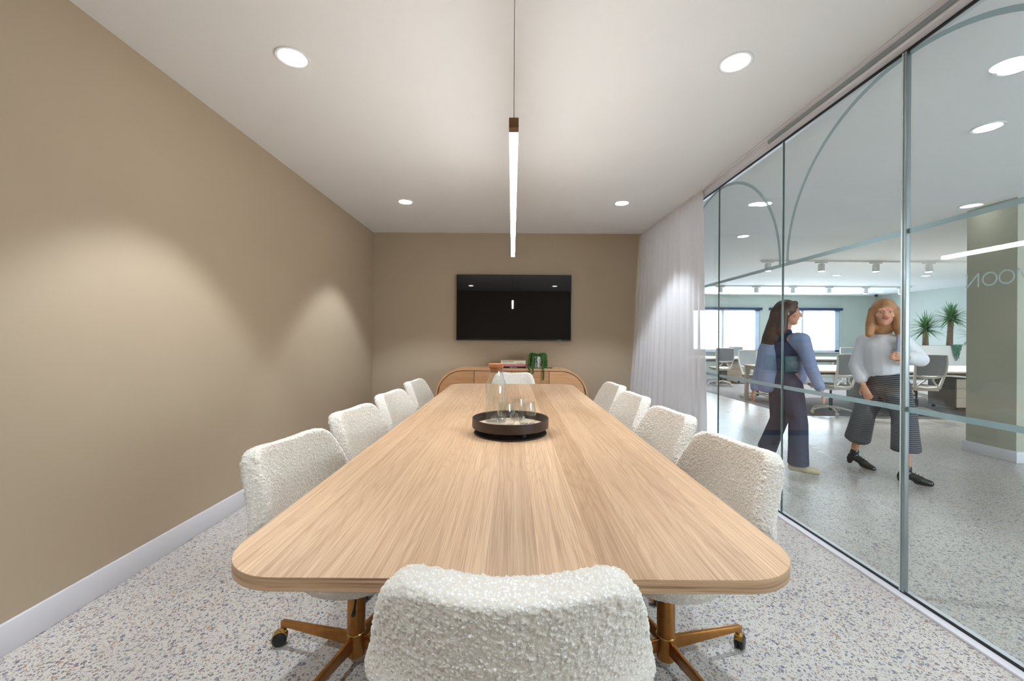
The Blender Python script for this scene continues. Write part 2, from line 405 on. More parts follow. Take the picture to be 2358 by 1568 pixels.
# ------------------------------------------------------------------ room shell
WL = -1.952; WG = 1.90; YB = 5.67; H = 2.70; YR = -1.35
OX = 11.9; OY = 13.3; OYF = -3.5
fl = struct(MB().box(WL-0.2, OX+0.2, OYF-0.2, OY+0.2, -0.1, 0).build('floor', 'terrazzo'), 'polished speckled terrazzo floor running through room and office', 'floor')
cl = struct(MB().box(WL-0.2, 1.833, YR-0.2, YB+0.1, H, H+0.1).build('ceiling', 'white_paint'), 'flat white plaster ceiling of the meeting room', 'ceiling')
MB().box(1.833, 1.839, YR-0.2, YB, H+0.012, H+0.1).build('shadow_gap', 'black_gap', cl)
MB().box(1.839, 1.93, YR-0.2, YB, H, H+0.1).build('bulkhead', 'white_paint', cl)
MB().box(1.93, OX+0.2, OYF-0.2, 4.20, H, H+0.1).build('office_ceiling_panel', 'white_paint', cl)
MB().box(1.93, OX+0.2, 4.205, OY+0.2, H, H+0.1).build('office_ceiling_panel', 'white_paint', cl)
MB().box(WL-0.2, 1.93, YB+0.1, OY+0.2, H, H+0.1).build('office_ceiling_panel', 'white_paint', cl)
struct(MB().box(WL-0.15, WL, YR, YB+0.12, 0, H).build('wall_left', 'tan_paint'), 'long tan painted wall on the left', 'wall')
struct(MB().box(WL, WG+0.1, YB, YB+0.12, 0, H).build('wall_back', 'tan_paint'), 'tan painted end wall behind the screen', 'wall')
struct(MB().box(WL-0.15, WG+0.1, YR-0.12, YR, 0, H).build('wall_rear', 'tan_paint'), 'tan wall behind the camera', 'wall')
def skirting(name, segs, label):
    b_ = MB()
    for (x0, x1, y0, y1, h) in segs: b_.box(x0, x1, y0, y1, 0, h)
    return struct(b_.build(name, 'trim_white', bevel=0.003), label, 'skirting')
skirting('baseboard_left', [(WL, WL+0.014, YR, YB, 0.125)], 'white skirting board along the left wall')
skirting('baseboard_back', [(WL+0.014, WG-0.12, YB-0.014, YB, 0.125)], 'white skirting board under the end wall')
# glass partition on the right
gp = thing('wall_right', 'full height glass partition with frosted arch lines', 'wall', kind='structure')
gp['kind'] = 'structure'
HT = 2.634
MB().box(WG-0.045, WG+0.045, YR, YB, 0, 0.012).build('floor_channel', 'trim_white', gp, bevel=0.002)
MB().box(WG-0.006, WG+0.006, YR, YB, 0.012, 0.020).build('black_gasket', 'black_gap', gp)
MB().box(WG-0.045, WG+0.045, YR, YB, HT+0.004, H).build('head_channel', 'trim_white', gp, bevel=0.002)
MB().box(WG-0.055, WG-0.045, YR, 2.95, HT+0.02, HT+0.045).build('sliding_track', 'alu', gp)
MB().box(WG-0.006, WG+0.006, YR, YB, HT-0.006, HT+0.004).build('black_gasket', 'black_gap', gp)
joints = [1.967 - 0.8865*k for k in (4, 3, 2, 1)] + [1.967, 2.856, 3.742, 4.628, 5.514]
joints = [j for j in joints if j > YR+0.1]
edges_ = [YR] + joints + [YB]
for a_, b_ in zip(edges_[:-1], edges_[1:]):
    MB().box(WG-0.005, WG+0.005, a_+0.004, b_-0.004, 0.020, HT-0.006).build('glass_pane', 'glass_pane', gp)
for j in joints:
    if abs(j-1.967) < 0.01:
        MB().box(WG-0.012, WG+0.012, j-0.014, j, 0.02, HT-0.006).build('door_stile', 'alu', gp, bevel=0.002)
        MB().box(WG-0.012, WG+0.012, j+0.002, j+0.010, 0.02, HT-0.006).build('door_stile', 'joint_light', gp)
    else:
        MB().box(WG-0.0052, WG+0.0052, j-0.004, j+0.001, 0.02, HT-0.006).build('glass_joint', 'joint', gp)
        MB().box(WG-0.0052, WG+0.0052, j+0.001, j+0.004, 0.02, HT-0.006).build('glass_joint', 'joint_light', gp)
FX = WG+0.0055
def yband(y0, y1, z0, z1, name='film_band'): MB().box(FX, FX+0.0006, y0, y1, z0, z1).build(name, 'film', gp)
for a_, b_ in zip(edges_[:-1], edges_[1:]):
    yband(a_+0.005, b_-0.005, 0.888, 0.914); yband(a_+0.005, b_-0.005, 1.748, 1.772)
def arc(cyc, rad, wd=0.024, name='arch_line'):
    b_ = MB(); n = 48; vs = []; fs = []
    for i in range(n+1):
        a = PI*i/n
        for rr_ in (rad-wd/2, rad+wd/2):
            for xx in (FX, FX+0.0006): vs.append((xx, cyc+rr_*math.cos(a), 1.772+rr_*math.sin(a)))
    for i in range(n):
        k = i*4
        fs += [(k, k+2, k+6, k+4), (k+1, k+5, k+7, k+3), (k, k+4, k+5, k+1), (k+2, k+3, k+7, k+6)]
    b_.add(vs, fs).build(name, 'film', gp)
arc(1.975, 0.845); arc(3.742, 0.845); arc(5.514-0.02, 0.845) if False else None
arc(0.19, 0.845)
# room name on the glass, read from the corridor side
def lettering():
    x = FX; z0 = 1.453; h = 0.056; s_ = 0.0058
    def stroke(y0, z0_, y1, z1, name):
        d = Vector((0, y1-y0, z1-z0_)); n = Vector((0, -d.z, d.y)).normalized()*s_/2
        p = [Vector((x, y0, z0_))-n, Vector((x, y0, z0_))+n, Vector((x, y1, z1))+n, Vector((x, y1, z1))-n]
        return [tuple(q) for q in p] + [(q.x+0.0006, q.y, q.z) for q in p]
    F6 = [(0, 1, 2, 3), (4, 7, 6, 5), (0, 4, 5, 1), (1, 5, 6, 2), (2, 6, 7, 3), (3, 7, 4, 0)]
    def glyph(strokes):
        b_ = MB()
        for st_ in strokes: b_.add(stroke(*st_, 'x'), F6)
        b_.build('letter', 'film_faint', gp)
    # seen from inside, larger y is further left in the picture; the word runs the other way round
    yN0, yN1 = 1.705, 1.662
    glyph([(yN0, z0, yN0, z0+h), (yN1, z0, yN1, z0+h), (yN0, z0, yN1, z0+h)])
    for yc in (1.623, 1.567):
        b_ = MB(); n = 40; vs = []; fs = []
        for i in range(n):
            a = 2*PI*i/n
            for rr_ in (0.0225, 0.0285):
                for xx in (x, x+0.0006): vs.append((xx, yc+rr_*0.93*math.cos(a), z0+h/2+rr_*math.sin(a)))
        for i in range(n):
            k = i*4; q = ((i+1) % n)*4
            fs += [(k, k+2, q+2, q), (k+1, q+1, q+3, k+3), (k, q, q+1, k+1), (k+2, k+3, q+3, q+2)]
        b_.add(vs, fs).build('letter', 'film_faint', gp)
    yM0, yM1 = 1.532, 1.482; ym = (yM0+yM1)/2
    glyph([(yM0, z0, yM0, z0+h), (yM1, z0, yM1, z0+h), (yM0, z0+h, ym, z0+0.008), (yM1, z0+h, ym, z0+0.008)])
lettering()

# ------------------------------------------------------------------ office shell
struct(MB().box(OX, OX+0.15, OYF, OY+0.15, 0, H).build('wall_office_right', 'office_paint'), 'pale sage office side wall behind the planter', 'wall')
ADDED_WIN = (5.0, 10.0, 0.85, 2.30)  # unseen opening, added only to bring more daylight into the office
b_ = MB(); b_.box(WG, ADDED_WIN[0], OYF-0.15, OYF, 0, H); b_.box(ADDED_WIN[1], OX+0.15, OYF-0.15, OYF, 0, H); b_.box(ADDED_WIN[0], ADDED_WIN[1], OYF-0.15, OYF, 0, ADDED_WIN[2]); b_.box(ADDED_WIN[0], ADDED_WIN[1], OYF-0.15, OYF, ADDED_WIN[3], H)
struct(b_.build('wall_office_front', 'office_paint'), 'pale office wall with an added daylight opening outside the frame', 'wall')
pl = bpy.data.lights.new('portal', 'AREA'); pl.shape = 'RECTANGLE'; pl.size = ADDED_WIN[1]-ADDED_WIN[0]; pl.size_y = ADDED_WIN[3]-ADDED_WIN[2]
po = bpy.data.objects.new('daylight_portal', pl); COL.objects.link(po); po.location = ((ADDED_WIN[0]+ADDED_WIN[1])/2, OYF-0.14, (ADDED_WIN[2]+ADDED_WIN[3])/2)
po.rotation_euler = (PI/2, 0, 0); pl.cycles.is_portal = True
struct(MB().box(WG+0.1-0.1, WG+0.1, YB+0.12, OY, 0, H).build('wall_office_left', 'office_paint'), 'pale office wall behind the meeting room', 'wall')
WINS = [(5.84, 8.10), (8.45, 10.72)]; WZ0, WZ1 = 0.86, 2.24
b_ = MB()
b_.box(WG, WINS[0][0], OY, OY+0.15, 0, H); b_.box(WINS[0][1], WINS[1][0], OY, OY+0.15, 0, H); b_.box(WINS[1][1], OX, OY, OY+0.15, 0, H)
for a_, c_ in WINS: b_.box(a_, c_, OY, OY+0.15, 0, WZ0); b_.box(a_, c_, OY, OY+0.15, WZ1, H)
struct(b_.build('wall_office_back', 'office_paint'), 'pale sage office wall with two wide windows', 'wall')
for i, (a_, c_) in enumerate(WINS):
    wn = thing('window_%d' % (i+1), ['wide office window left of the walking women', 'wide office window between the two women'][i], 'window', kind='structure')
    f = MB()
    f.box(a_, a_+0.06, OY+0.02, OY+0.08, WZ0, WZ1); f.box(c_-0.14, c_, OY+0.02, OY+0.08, WZ0, WZ1)
    f.box(a_, c_, OY+0.02, OY+0.08, WZ1-0.05, WZ1); f.box(a_, c_, OY+0.02, OY+0.08, WZ0, WZ0+0.06)
    mx = a_+1.06; f.box(mx-0.035, mx+0.035, OY+0.02, OY+0.08, WZ0, WZ1)
    f.build('window_frame', 'vinyl_frame', wn, bevel=0.004)
    MB().box(a_+0.06, mx-0.035, OY+0.045, OY+0.055, WZ0+0.06, WZ1-0.05).build('pane', 'window_glass', wn)
    MB().box(mx+0.035, c_-0.14, OY+0.045, OY+0.055, WZ0+0.06, WZ1-0.05).build('pane', 'window_glass', wn)
    MB().box(a_-0.06, c_+0.04, OY-0.09, OY, WZ1-0.03, WZ1+0.05).build('blind_cassette', 'blind', wn, bevel=0.01)
    MB().box(a_-0.02, c_+0.02, OY-0.05, OY+0.02, WZ0-0.03, WZ0).build('window_sill', 'trim_white', wn, bevel=0.004)
    pl = bpy.data.lights.new('portal', 'AREA'); pl.shape = 'RECTANGLE'; pl.size = c_-a_; pl.size_y = WZ1-WZ0
    po = bpy.data.objects.new('daylight_portal', pl); COL.objects.link(po); po.location = ((a_+c_)/2, OY+0.12, (WZ0+WZ1)/2)
    po.rotation_euler = (-PI/2, 0, 0)   # faces -y
    pl.cycles.is_portal = True
# column
cb = MB().box(5.12, 7.4, 4.12, 4.58, 0, H).build('wall_pier', 'olive_paint')
struct(cb, 'olive grey pier standing in the office at the right edge', 'pier')
MB().box(5.10, 7.4, 4.10, 4.60, 0, 0.115).build('skirting', 'trim_white', cb, bevel=0.004)
# carpet zone, rounded front-left corner
pts = []; x0, y0, x1, y1, rr_ = 4.62, 6.63, OX-0.02, 12.9, 0.35
for k in range(9):
    a = PI + (PI/2)*k/8; pts.append((x0+rr_+rr_*math.cos(a), y0+rr_+rr_*math.sin(a)))
pts += [(x1, y0), (x1, y1), (x0, y1)]
n = len(pts); b_ = MB()
b_.add([(p[0], p[1], 0) for p in pts]+[(p[0], p[1], 0.006) for p in pts], [tuple(reversed(range(n))), tuple(range(n, 2*n))] + [(i, (i+1) % n, (i+1) % n+n, i+n) for i in range(n)])
struct(b_.build('floor_carpet', 'carpet'), 'grey carpet area under the office desks', 'carpet')

# ------------------------------------------------------------------ lights
def downlight(x, y, label, group, power, ang=87, blend=0.36, rad=0.085, col=(0.80, 0.905, 1.0), nm='downlight'):
    t = thing(nm, label, 'downlight', (x, y, H), 0, group)
    MB().lathe([(rad*0.80, -0.001), (rad, -0.001), (rad, -0.004), (rad*0.97, -0.006), (rad*0.84, -0.005), (rad*0.80, -0.003)], 40, closed=True, caps=False).build('trim_ring', 'white_metal', t, smooth=True)
    MB().lathe([(0.0005, -0.0035), (rad*0.80, -0.0035), (rad*0.80, -0.0005), (0.0005, -0.0005)], 40, caps=True).build('lens', 'office_lens' if 'office' in nm else 'lamp_white', t)
    if power:
        ld = bpy.data.lights.new('spot', 'SPOT'); ld.energy = power; ld.spot_size = math.radians(ang); ld.spot_blend = blend
        ld.shadow_soft_size = rad*0.5; ld.color = col
        lo = bpy.data.objects.new('lamp', ld); COL.objects.link(lo); lo.location = (0, 0, -0.02); lo.parent = t
    return t
G1 = 'recessed ceiling downlights in the meeting room'
downlight(-1.165, 2.135, 'large round ceiling downlight front left, nearest the long tan wall', G1, POW_DOWN)
downlight(1.172, 2.15, 'large round ceiling downlight front right, nearest the glass', G1, POW_DOWN)
downlight(-1.165, 4.385, 'small round ceiling downlight at far left above the tan wall corner', G1, POW_DOWN)
downlight(1.172, 4.385, 'small round ceiling downlight at far right beside the curtain', G1, POW_DOWN)
downlight(-1.165, -0.11, 'round ceiling downlight behind the camera on the left', G1, POW_DOWN)
downlight(1.172, -0.11, 'round ceiling downlight behind the camera on the right', G1, POW_DOWN)
offdl = [(2342, 153), (2275, 293), (2232, 474), (1760, 469.5), (1711, 544), (1926, 634), (2132, 635), (1727, 673), (1877, 673), (2028, 673)]
offlab = ['cut off at the top right edge of the picture', 'high on the right, below the cut off one', 'touching the top of the olive pier', 'crossed by the small arch line', 'inside the small arch, below the crossed one',
          'between the track lights above the woman in white', 'left of the olive pier near the track', 'leftmost of the three above the far windows', 'middle one of the three above the far windows', 'rightmost of the three above the far windows']
for (px, py), lb in zip(offdl, offlab):
    a = math.radians(0.37); yy = (px-1180)*math.sin(a)+(779.5-py)*math.cos(a); d = (H-CH)*F/yy; p = AT(px, py, d)
    downlight(p.x, p.y, 'round office ceiling downlight ' + lb, 'recessed downlights in the office ceiling', POW_OFF*(0.06 if px == 2232 else 1), 120, 0.8, 0.085, (1, 0.98, 0.95), 'office_downlight')

def track(y, x0, x1, heads, label, group):
    t = thing('track_light', label, 'track light', ((x0+x1)/2, y, H), 0)
    xm = (x0+x1)/2
    MB().box(x0-xm, x1-xm, -0.018, 0.018, -0.03, 0).build('rail', 'white_metal', t, bevel=0.003)
    for x in heads:
        hx = x-xm
        hd = MB().box(hx-0.11, hx+0.11, -0.016, 0.016, -0.055, -0.03).build('adapter', 'white_metal', t, bevel=0.003)
        sh = MB().lathe([(0.045, -0.20), (0.052, -0.20), (0.052, -0.075), (0.045, -0.065), (0.012, -0.065), (0.012, -0.05)], 24, (hx, 0, 0)).build('spot_head', 'white_metal', t, smooth=True)
        MB().lathe([(0.0005, -0.203), (0.045, -0.203), (0.045, -0.199), (0.0005, -0.199)], 24, (hx, 0, 0)).build('lens', 'track_lens', sh)
        ld = bpy.data.lights.new('spot', 'SPOT'); ld.energy = POW_TRACK; ld.spot_size = math.radians(120); ld.spot_blend = 0.8; ld.shadow_soft_size = 0.04
        lo = bpy.data.objects.new('lamp', ld); COL.objects.link(lo); lo.location = (hx, 0, -0.215); lo.parent = t
track(7.45, 4.55, 11.4, [4.68, 5.66, 6.66, 7.63, 8.62, 9.6], 'white ceiling track with spot heads crossing above the nearer desks', None)
track(10.95, 4.6, 10.75, [4.65, 5.60, 6.57, 7.55, 8.53, 9.51, 10.46], 'white ceiling track with spot heads above the window desks', None)

# pendant
t = thing('pendant_light', 'slim linear pendant glowing above the table', 'pendant light', (0, 2.49, 1.95))
y0, y1 = 1.385-2.49, 3.6-2.49
MB().box(-0.0165, 0.0165, y0, y0+0.035, -0.0, 0.034).build('end_cap', 'bronze', t, bevel=0.001)
MB().box(-0.0165, 0.0165, y1-0.02, y1, 0.0, 0.034).build('end_cap', 'bronze', t, bevel=0.001)
MB().box(-0.0122, 0.0122, y0+0.035, y1-0.02, 0.030, 0.034).build('top_rail', 'bronze', t)
MB().box(-0.0155, 0.0155, y0+0.035, y1-0.02, 0.001, 0.030).build('diffuser', 'lamp_pend', t)
MB().tube([(0, y0+0.02, 0.034), (0, y0+0.02, H-1.95)], 0.0011, 6).build('cable', 'black_plastic', t)
MB().tube([(0, y1-0.01, 0.034), (0, y1-0.01, H-1.95)], 0.0011, 6).build('cable', 'black_plastic', t)

# ------------------------------------------------------------------ conference table
TZ = 0.74; TY0, TY1, TX = 0.827, 4.40, 0.643; TR = 0.155
tb = thing('conference_table', 'long pale oak conference table with rounded corners', 'table', (0, (TY0+TY1)/2, 0))
ty = (TY0+TY1)/2; hl = (TY1-TY0)/2
def outline(inset, n=14):
    r_ = TR-inset; hx = TX-inset; hy = hl-inset; ps = []
    for cx_, cy_, a0 in ((hx-r_, hy-r_, 0), (-hx+r_, hy-r_, PI/2), (-hx+r_, -hy+r_, PI), (hx-r_, -hy+r_, 1.5*PI)):
        for k in range(n+1): a = a0+PI/2*k/n; ps.append((cx_+r_*math.cos(a), cy_+r_*math.sin(a)))
    return ps
b_ = MB(); b_.rings([[(x, y, z) for x, y in outline(i)] for i, z in ((0.001, TZ-0.029), (0, TZ-0.028), (0, TZ-0.0015), (0.0008, TZ-0.0012))])
b_.build('edge_core', 'oak_edge', tb, smooth=True)
def yext(x):      # half length of the top at lateral position x
    hx = TX-0.0008; r_ = TR-0.0008; hy = hl-0.0008; ax = abs(x)
    if ax <= hx-r_: return hy
    return hy-r_+math.sqrt(max(0, r_*r_-(ax-(hx-r_))**2))
bw = [0.112, 0.104, 0.122, 0.098, 0.118, 0.106, 0.125, 0.1, 0.116, 0.108, 0.1]
tot = sum(bw); bw = [q*(2*(TX-0.0008))/tot for q in bw]
xx = -(TX-0.0008)
for bi, wd in enumerate(bw):
    x0, x1 = xx, xx+wd; xx = x1; g_ = 0.0002
    xs = [x0+g_ + (x1-x0-2*g_)*k/12 for k in range(13)]
    top = [(x, yext(x)-0.0002) for x in xs]; bot = [(x, -yext(x)+0.0002) for x in reversed(xs)]
    ps = top+bot; n = len(ps)
    zt = TZ + R.uniform(-0.0001, 0.0001)
    bb = MB().rings([[(x, y, TZ-0.0012) for x, y in ps], [(x, y, zt) for x, y in ps]])
    bb.build('board', 'oak', tb)
for yy_ in (-0.72, 0.72):
    MB().box(-0.14, 0.14, yy_-0.05, yy_+0.05, 0.012, TZ-0.0295).build('pedestal', 'oak_carcass', tb, bevel=0.004)
    MB().box(-0.17, 0.17, yy_-0.09, yy_+0.09, 0, 0.012).build('foot_plate', 'bronze', tb, bevel=0.003)

# ------------------------------------------------------------------ boucle chair
def shell_mesh():
    n = 34; vs = []; P = 5.0
    prof = [(0.235, 0.455), (0.10, 0.440), (-0.06, 0.430), (-0.17, 0.440), (-0.235, 0.485), (-0.265, 0.56), (-0.285, 0.65), (-0.31, 0.742), (-0.332, 0.826)]
    def pr(v):
        t_ = max(0, min(0.99999, v))*(len(prof)-1); i = int(t_); f_ = t_-i
        p0, p1, p2, p3 = prof[max(i-1, 0)], prof[i], prof[i+1], prof[min(i+2, len(prof)-1)]
        return tuple(0.5*((2*b1)+(-a1+c1)*f_+(2*a1-5*b1+4*c1-d1)*f_**2+(-a1+3*b1-3*c1+d1)*f_**3) for a1, b1, c1, d1 in zip(p0, p1, p2, p3))
    sm = lambda a, b2, x: (lambda q: q*q*(3-2*q))(max(0, min(1, (x-a)/(b2-a))))
    for j in range(n+1):
        for i in range(n+1):
            a = -1+2*i/n; b2 = -1+2*j/n
            if a == 0 and b2 == 0: u, v = 0, 0.5
            else:
                th = math.atan2(b2, a); rs_ = 1/max(abs(math.cos(th)), abs(math.sin(th))); rn_ = 1/((abs(math.cos(th))**P+abs(math.sin(th))**P)**(1/P))
                k = rn_/rs_; u = a*k; v = (b2*k+1)/2
            y, z = pr(v); back = sm(0.45, 0.75, v); junc = math.exp(-((v-0.5)/0.17)**2)
            hw = 0.243 + 0.024*math.exp(-((v-0.60)/0.18)**2) - 0.002*sm(0.8, 1, v)
            x = hw*u
            y += back*(0.085*abs(u)**2.4)*(1-0.35*sm(0.75, 1, v)) + junc*0.05*u**4
            z += (1-back)*0.02*u**4 + junc*0.09*abs(u)**3 + 0.034*sm(0.72, 1, v)*abs(u)**2
            vs.append((x, y, z))
    fs = [(j*(n+1)+i, j*(n+1)+i+1, (j+1)*(n+1)+i+1, (j+1)*(n+1)+i) for j in range(n) for i in range(n)]
    me = bpy.data.meshes.new('backrest'); me.from_pydata(vs, [], fs); o = bpy.data.objects.new('tmp', me); COL.objects.link(o)
    so = o.modifiers.new('a', 'SOLIDIFY'); so.thickness = 0.066; so.offset = 0; so.use_even_offset = False
    ss = o.modifiers.new('b', 'SUBSURF'); ss.levels = 1
    rm = o.modifiers.new('c', 'REMESH'); rm.mode = 'VOXEL'; rm.voxel_size = 0.0032; rm.use_smooth_shade = True
    sm_ = o.modifiers.new('d', 'SMOOTH'); sm_.iterations = 8; sm_.factor = 0.6
    return evaluated_mesh(o)
def nubs(me, amp=0.0024, freq=150.0):
    for v in me.vertices:
        pass
    import numpy as np
    n = len(me.vertices); co = np.empty(n*3); me.vertices.foreach_get('co', co); co = co.reshape(-1, 3)
    no = np.empty(n*3); me.vertices.foreach_get('normal', no); no = no.reshape(-1, 3)
    # boucle loops: nearest-feature distance on a jittered grid (cheap worley in numpy)
    def worley(p):
        c = np.floor(p).astype(np.int64); best = np.full(len(p), 9.0); val = np.zeros(len(p))
        for dx in (-1, 0, 1):
            for dy in (-1, 0, 1):
                for dz in (-1, 0, 1):
                    q = c + np.array((dx, dy, dz)); h_ = (q[:, 0]*73856093) ^ (q[:, 1]*19349663) ^ (q[:, 2]*83492791)
                    h_ = h_ & 0x7fffffff
                    j = np.stack([((h_*k) >> 7) % 1009/1009.0 for k in (1103, 7919, 3571)], 1)
                    d = np.linalg.norm(q+j-p, axis=1); m_ = d < best; best = np.where(m_, d, best); val = np.where(m_, j[:, 0], val)
        return best, val
    d1, v1 = worley(co*freq); d2, v2 = worley(co*freq*0.42+3.3)
    dome = np.sqrt(np.clip(1-(d1/(0.30+0.28*v1))**2, 0, 1))*(0.45+0.75*v1)
    disp = amp*(dome*1.25 + 0.7*np.clip(1-d2*1.3, 0, 1)*v2 - 0.4)
    co += no*disp[:, None]; me.vertices.foreach_set('co', co.ravel()); me.update()
    for p in me.polygons: p.use_smooth = True
    return me
shell = nubs(shell_mesh())
def cushion_mesh():
    o = MB().box(-0.205, 0.205, -0.185, 0.22, 0.475, 0.525).build('tmp', 'boucle', bevel=0.022, bseg=3)
    rm = o.modifiers.new('c', 'REMESH'); rm.mode = 'VOXEL'; rm.voxel_size = 0.006; rm.use_smooth_shade = True
    s_ = o.modifiers.new('d', 'SMOOTH'); s_.iterations = 6
    return evaluated_mesh(o)
cush = nubs(cushion_mesh(), 0.002)
def under_mesh():
    o = MB().rings([[(rx*math.cos(2*PI*k/24), ry*math.sin(2*PI*k/24)+0.01, z) for k in range(24)] for rx, ry, z in ((0.15, 0.14, 0.352), (0.20, 0.20, 0.360), (0.228, 0.225, 0.40), (0.22, 0.215, 0.455))]).build('tmp', 'boucle')
    rm = o.modifiers.new('c', 'REMESH'); rm.mode = 'VOXEL'; rm.voxel_size = 0.006; rm.use_smooth_shade = True
    s_ = o.modifiers.new('d', 'SMOOTH'); s_.iterations = 8
    return evaluated_mesh(o)
under = nubs(under_mesh(), 0.002)
GC = 'cream boucle swivel chairs around the table'
def make_chair():
    c = thing('boucle_chair', 'x', 'chair', (0, 0, 0), 0, GC)
    obj_from_mesh('backrest', shell, 'boucle', c); obj_from_mesh('seat_cushion', cush, 'boucle', c); obj_from_mesh('seat_base', under, 'boucle', c)
    MB().lathe([(0.020, 0.13), (0.020, 0.35)], 24).lathe([(0.0325, 0.034), (0.0325, 0.27), (0.030, 0.272)], 28).build('column', 'brass', c, smooth=True)
    MB().lathe([(0.0345, 0.115), (0.0355, 0.117), (0.0355, 0.121), (0.0345, 0.123)], 28).build('collar', 'brass_shiny', c, smooth=True)
    MB().lathe([(0.055, 0.340), (0.058, 0.356)], 20).build('mounting_plate', 'black_plastic', c, smooth=True)
    MB().tube([(0.05, 0.04, 0.345), (0.17, 0.10, 0.330), (0.20, 0.115, 0.326)], [0.004, 0.004, 0.007], 8).build('lever', 'black_plastic', c, smooth=True)
    for k in range(4):
        a = PI/2*k; ca, sa = math.cos(a), math.sin(a)
        rot = Matrix.Rotation(a, 3, 'Z')
        def P(x, y, z): return rot @ Vector((x, y, z))
        lg = MB(); hw = 0.007
        prof = [(0.025, 0.062), (0.025, 0.112), (0.335, 0.098), (0.345, 0.092), (0.345, 0.066), (0.327, 0.066), (0.322, 0.074)]
        lg.add([P(x, -hw, z) for x, z in prof]+[P(x, hw, z) for x, z in prof], [tuple(range(7)), tuple(reversed(range(7, 14)))]+[(i, (i+1) % 7, (i+1) % 7+7, i+7) for i in range(7)])
        lo = lg.build('leg', 'brass', c, bevel=0.0015)
        tw = Matrix.Rotation(0.9*k+0.6, 3, 'Z'); cx_ = P(0.337, 0, 0)
        def Q(v): return tw @ Vector(v) + cx_
        wl = MB()
        for s_ in (-1, 1):
            ring = [[Q((0.012+r_*math.cos(2*PI*j/20), s_*y_, 0.0265+r_*math.sin(2*PI*j/20))) for j in range(20)] for r_, y_ in ((0.008, 0.002), (0.0265, 0.003), (0.0265, 0.014), (0.020, 0.0185), (0.006, 0.0195))]
            wl.rings(ring)
        wl.build('caster_wheel', 'black_plastic', lo, smooth=True)
        hd = MB()
        hd.rings([[Q((r_*math.cos(2*PI*j/16), r_*math.sin(2*PI*j/16), z_)) for j in range(16)] for r_, z_ in ((0.007, 0.052), (0.013, 0.054), (0.013, 0.06), (0.007, 0.067))])
        arcv = []
        for k2 in range(9):
            a2 = -0.3+ (PI*0.95)*k2/8
            arcv.append([Q((0.012+rr2*math.cos(a2), y_, 0.0265+rr2*math.sin(a2))) for rr2, y_ in ((0.0285, -0.013), (0.0285, 0.013), (0.031, 0.013), (0.031, -0.013))])
        hd.rings(arcv)
        hd.build('caster_hood', 'brass_shiny', lo, smooth=True)
    return c
chair0 = make_chair(); used = [False]
def place_chair(x, y, facing, label, base=0.6):
    """facing: direction the sitter looks, radians from +x"""
    c = chair0 if not used[0] else copy_tree(chair0); used[0] = True
    c.location = (x, y, 0); c.rotation_euler = (0, 0, facing-PI/2); c['label'] = label
    for ch in c.children:      # the brass base swivels freely under the seat
        if ch.name.startswith('leg'): ch.rotation_euler = (0, 0, base-(facing-PI/2))
    return c
place_chair(0.0, 0.99, PI/2, 'cream boucle chair seen from behind at the near end of the table')
place_chair(0.015, 4.42, -PI/2, 'cream boucle chair facing us at the far end of the table, before the sideboard')
LS = [(-0.585, 1.54, -0.20), (-0.60, 2.24, -0.14), (-0.60, 2.94, -0.12), (-0.62, 3.76, -0.10)]
RS = [(0.585, 1.53, -0.20), (0.60, 2.22, -0.14), (0.60, 2.91, -0.12), (0.62, 3.58, -0.10)]
nth = ['nearest the camera', 'second from the camera', 'third from the camera', 'farthest from the camera']
for (x, y, a), q in zip(LS, nth): place_chair(x, y, a, 'cream boucle chair on the tan wall side of the table, ' + q, math.radians(165))
for (x, y, a), q in zip(RS, nth): place_chair(x, y, PI-a, 'cream boucle chair on the glass side of the table, ' + q, math.radians(15))

# ------------------------------------------------------------------ tray, carafe, glasses
TC = (-0.008, 2.115)
t = thing('serving_tray', 'round dark brown raised tray in the middle of the table', 'tray', (TC[0], TC[1], TZ))
MB().lathe([(0.0005, 0.0), (0.188, 0.0), (0.190, 0.002), (0.188, 0.006), (0.0005, 0.006)], 64).build('turntable_base', 'dark_metal', t, smooth=True)
for k in range(3):
    a = 2*PI*k/3-1.1; MB().lathe([(0.016, 0.006), (0.016, 0.032)], 16, (0.14*math.cos(a), 0.14*math.sin(a), 0)).build('foot', 'black_plastic', t, smooth=True)
MB().lathe([(0.0005, 0.032), (0.194, 0.032), (0.198, 0.036), (0.198, 0.080), (0.196, 0.082), (0.192, 0.080), (0.192, 0.037), (0.0005, 0.037)], 72).build('tray_body', 'dark_metal', t, smooth=True)
MB().lathe([(0.0005, 0.037), (0.1915, 0.037), (0.1915, 0.040), (0.0005, 0.040)], 64).build('tray_inlay', 'tray_floor', t)
TF = TZ+0.040
c = thing('glass_carafe', 'tall clear glass carafe with cork stopper on the tray', 'carafe', (-0.087, 2.19, TF))
out = [(0.0005, 0.0005), (0.050, 0.0005), (0.0555, 0.004), (0.0565, 0.02), (0.0565, 0.19), (0.052, 0.215), (0.042, 0.238), (0.0375, 0.255), (0.0385, 0.290)]
inn = [(0.0365, 0.290), (0.0355, 0.255), (0.040, 0.238), (0.050, 0.214), (0.0545, 0.19), (0.0545, 0.022), (0.052, 0.008), (0.0005, 0.008)]
MB().lathe(out+inn, 48).build('carafe_body', 'vessel', c, smooth=True)
MB().lathe([(0.0005, 0.268), (0.034, 0.268), (0.0358, 0.290), (0.0362, 0.292), (0.0405, 0.296), (0.0405, 0.312), (0.039, 0.314), (0.0005, 0.314)], 40).build('cork_stopper', 'cork_rings', c, smooth=True)
gl = None
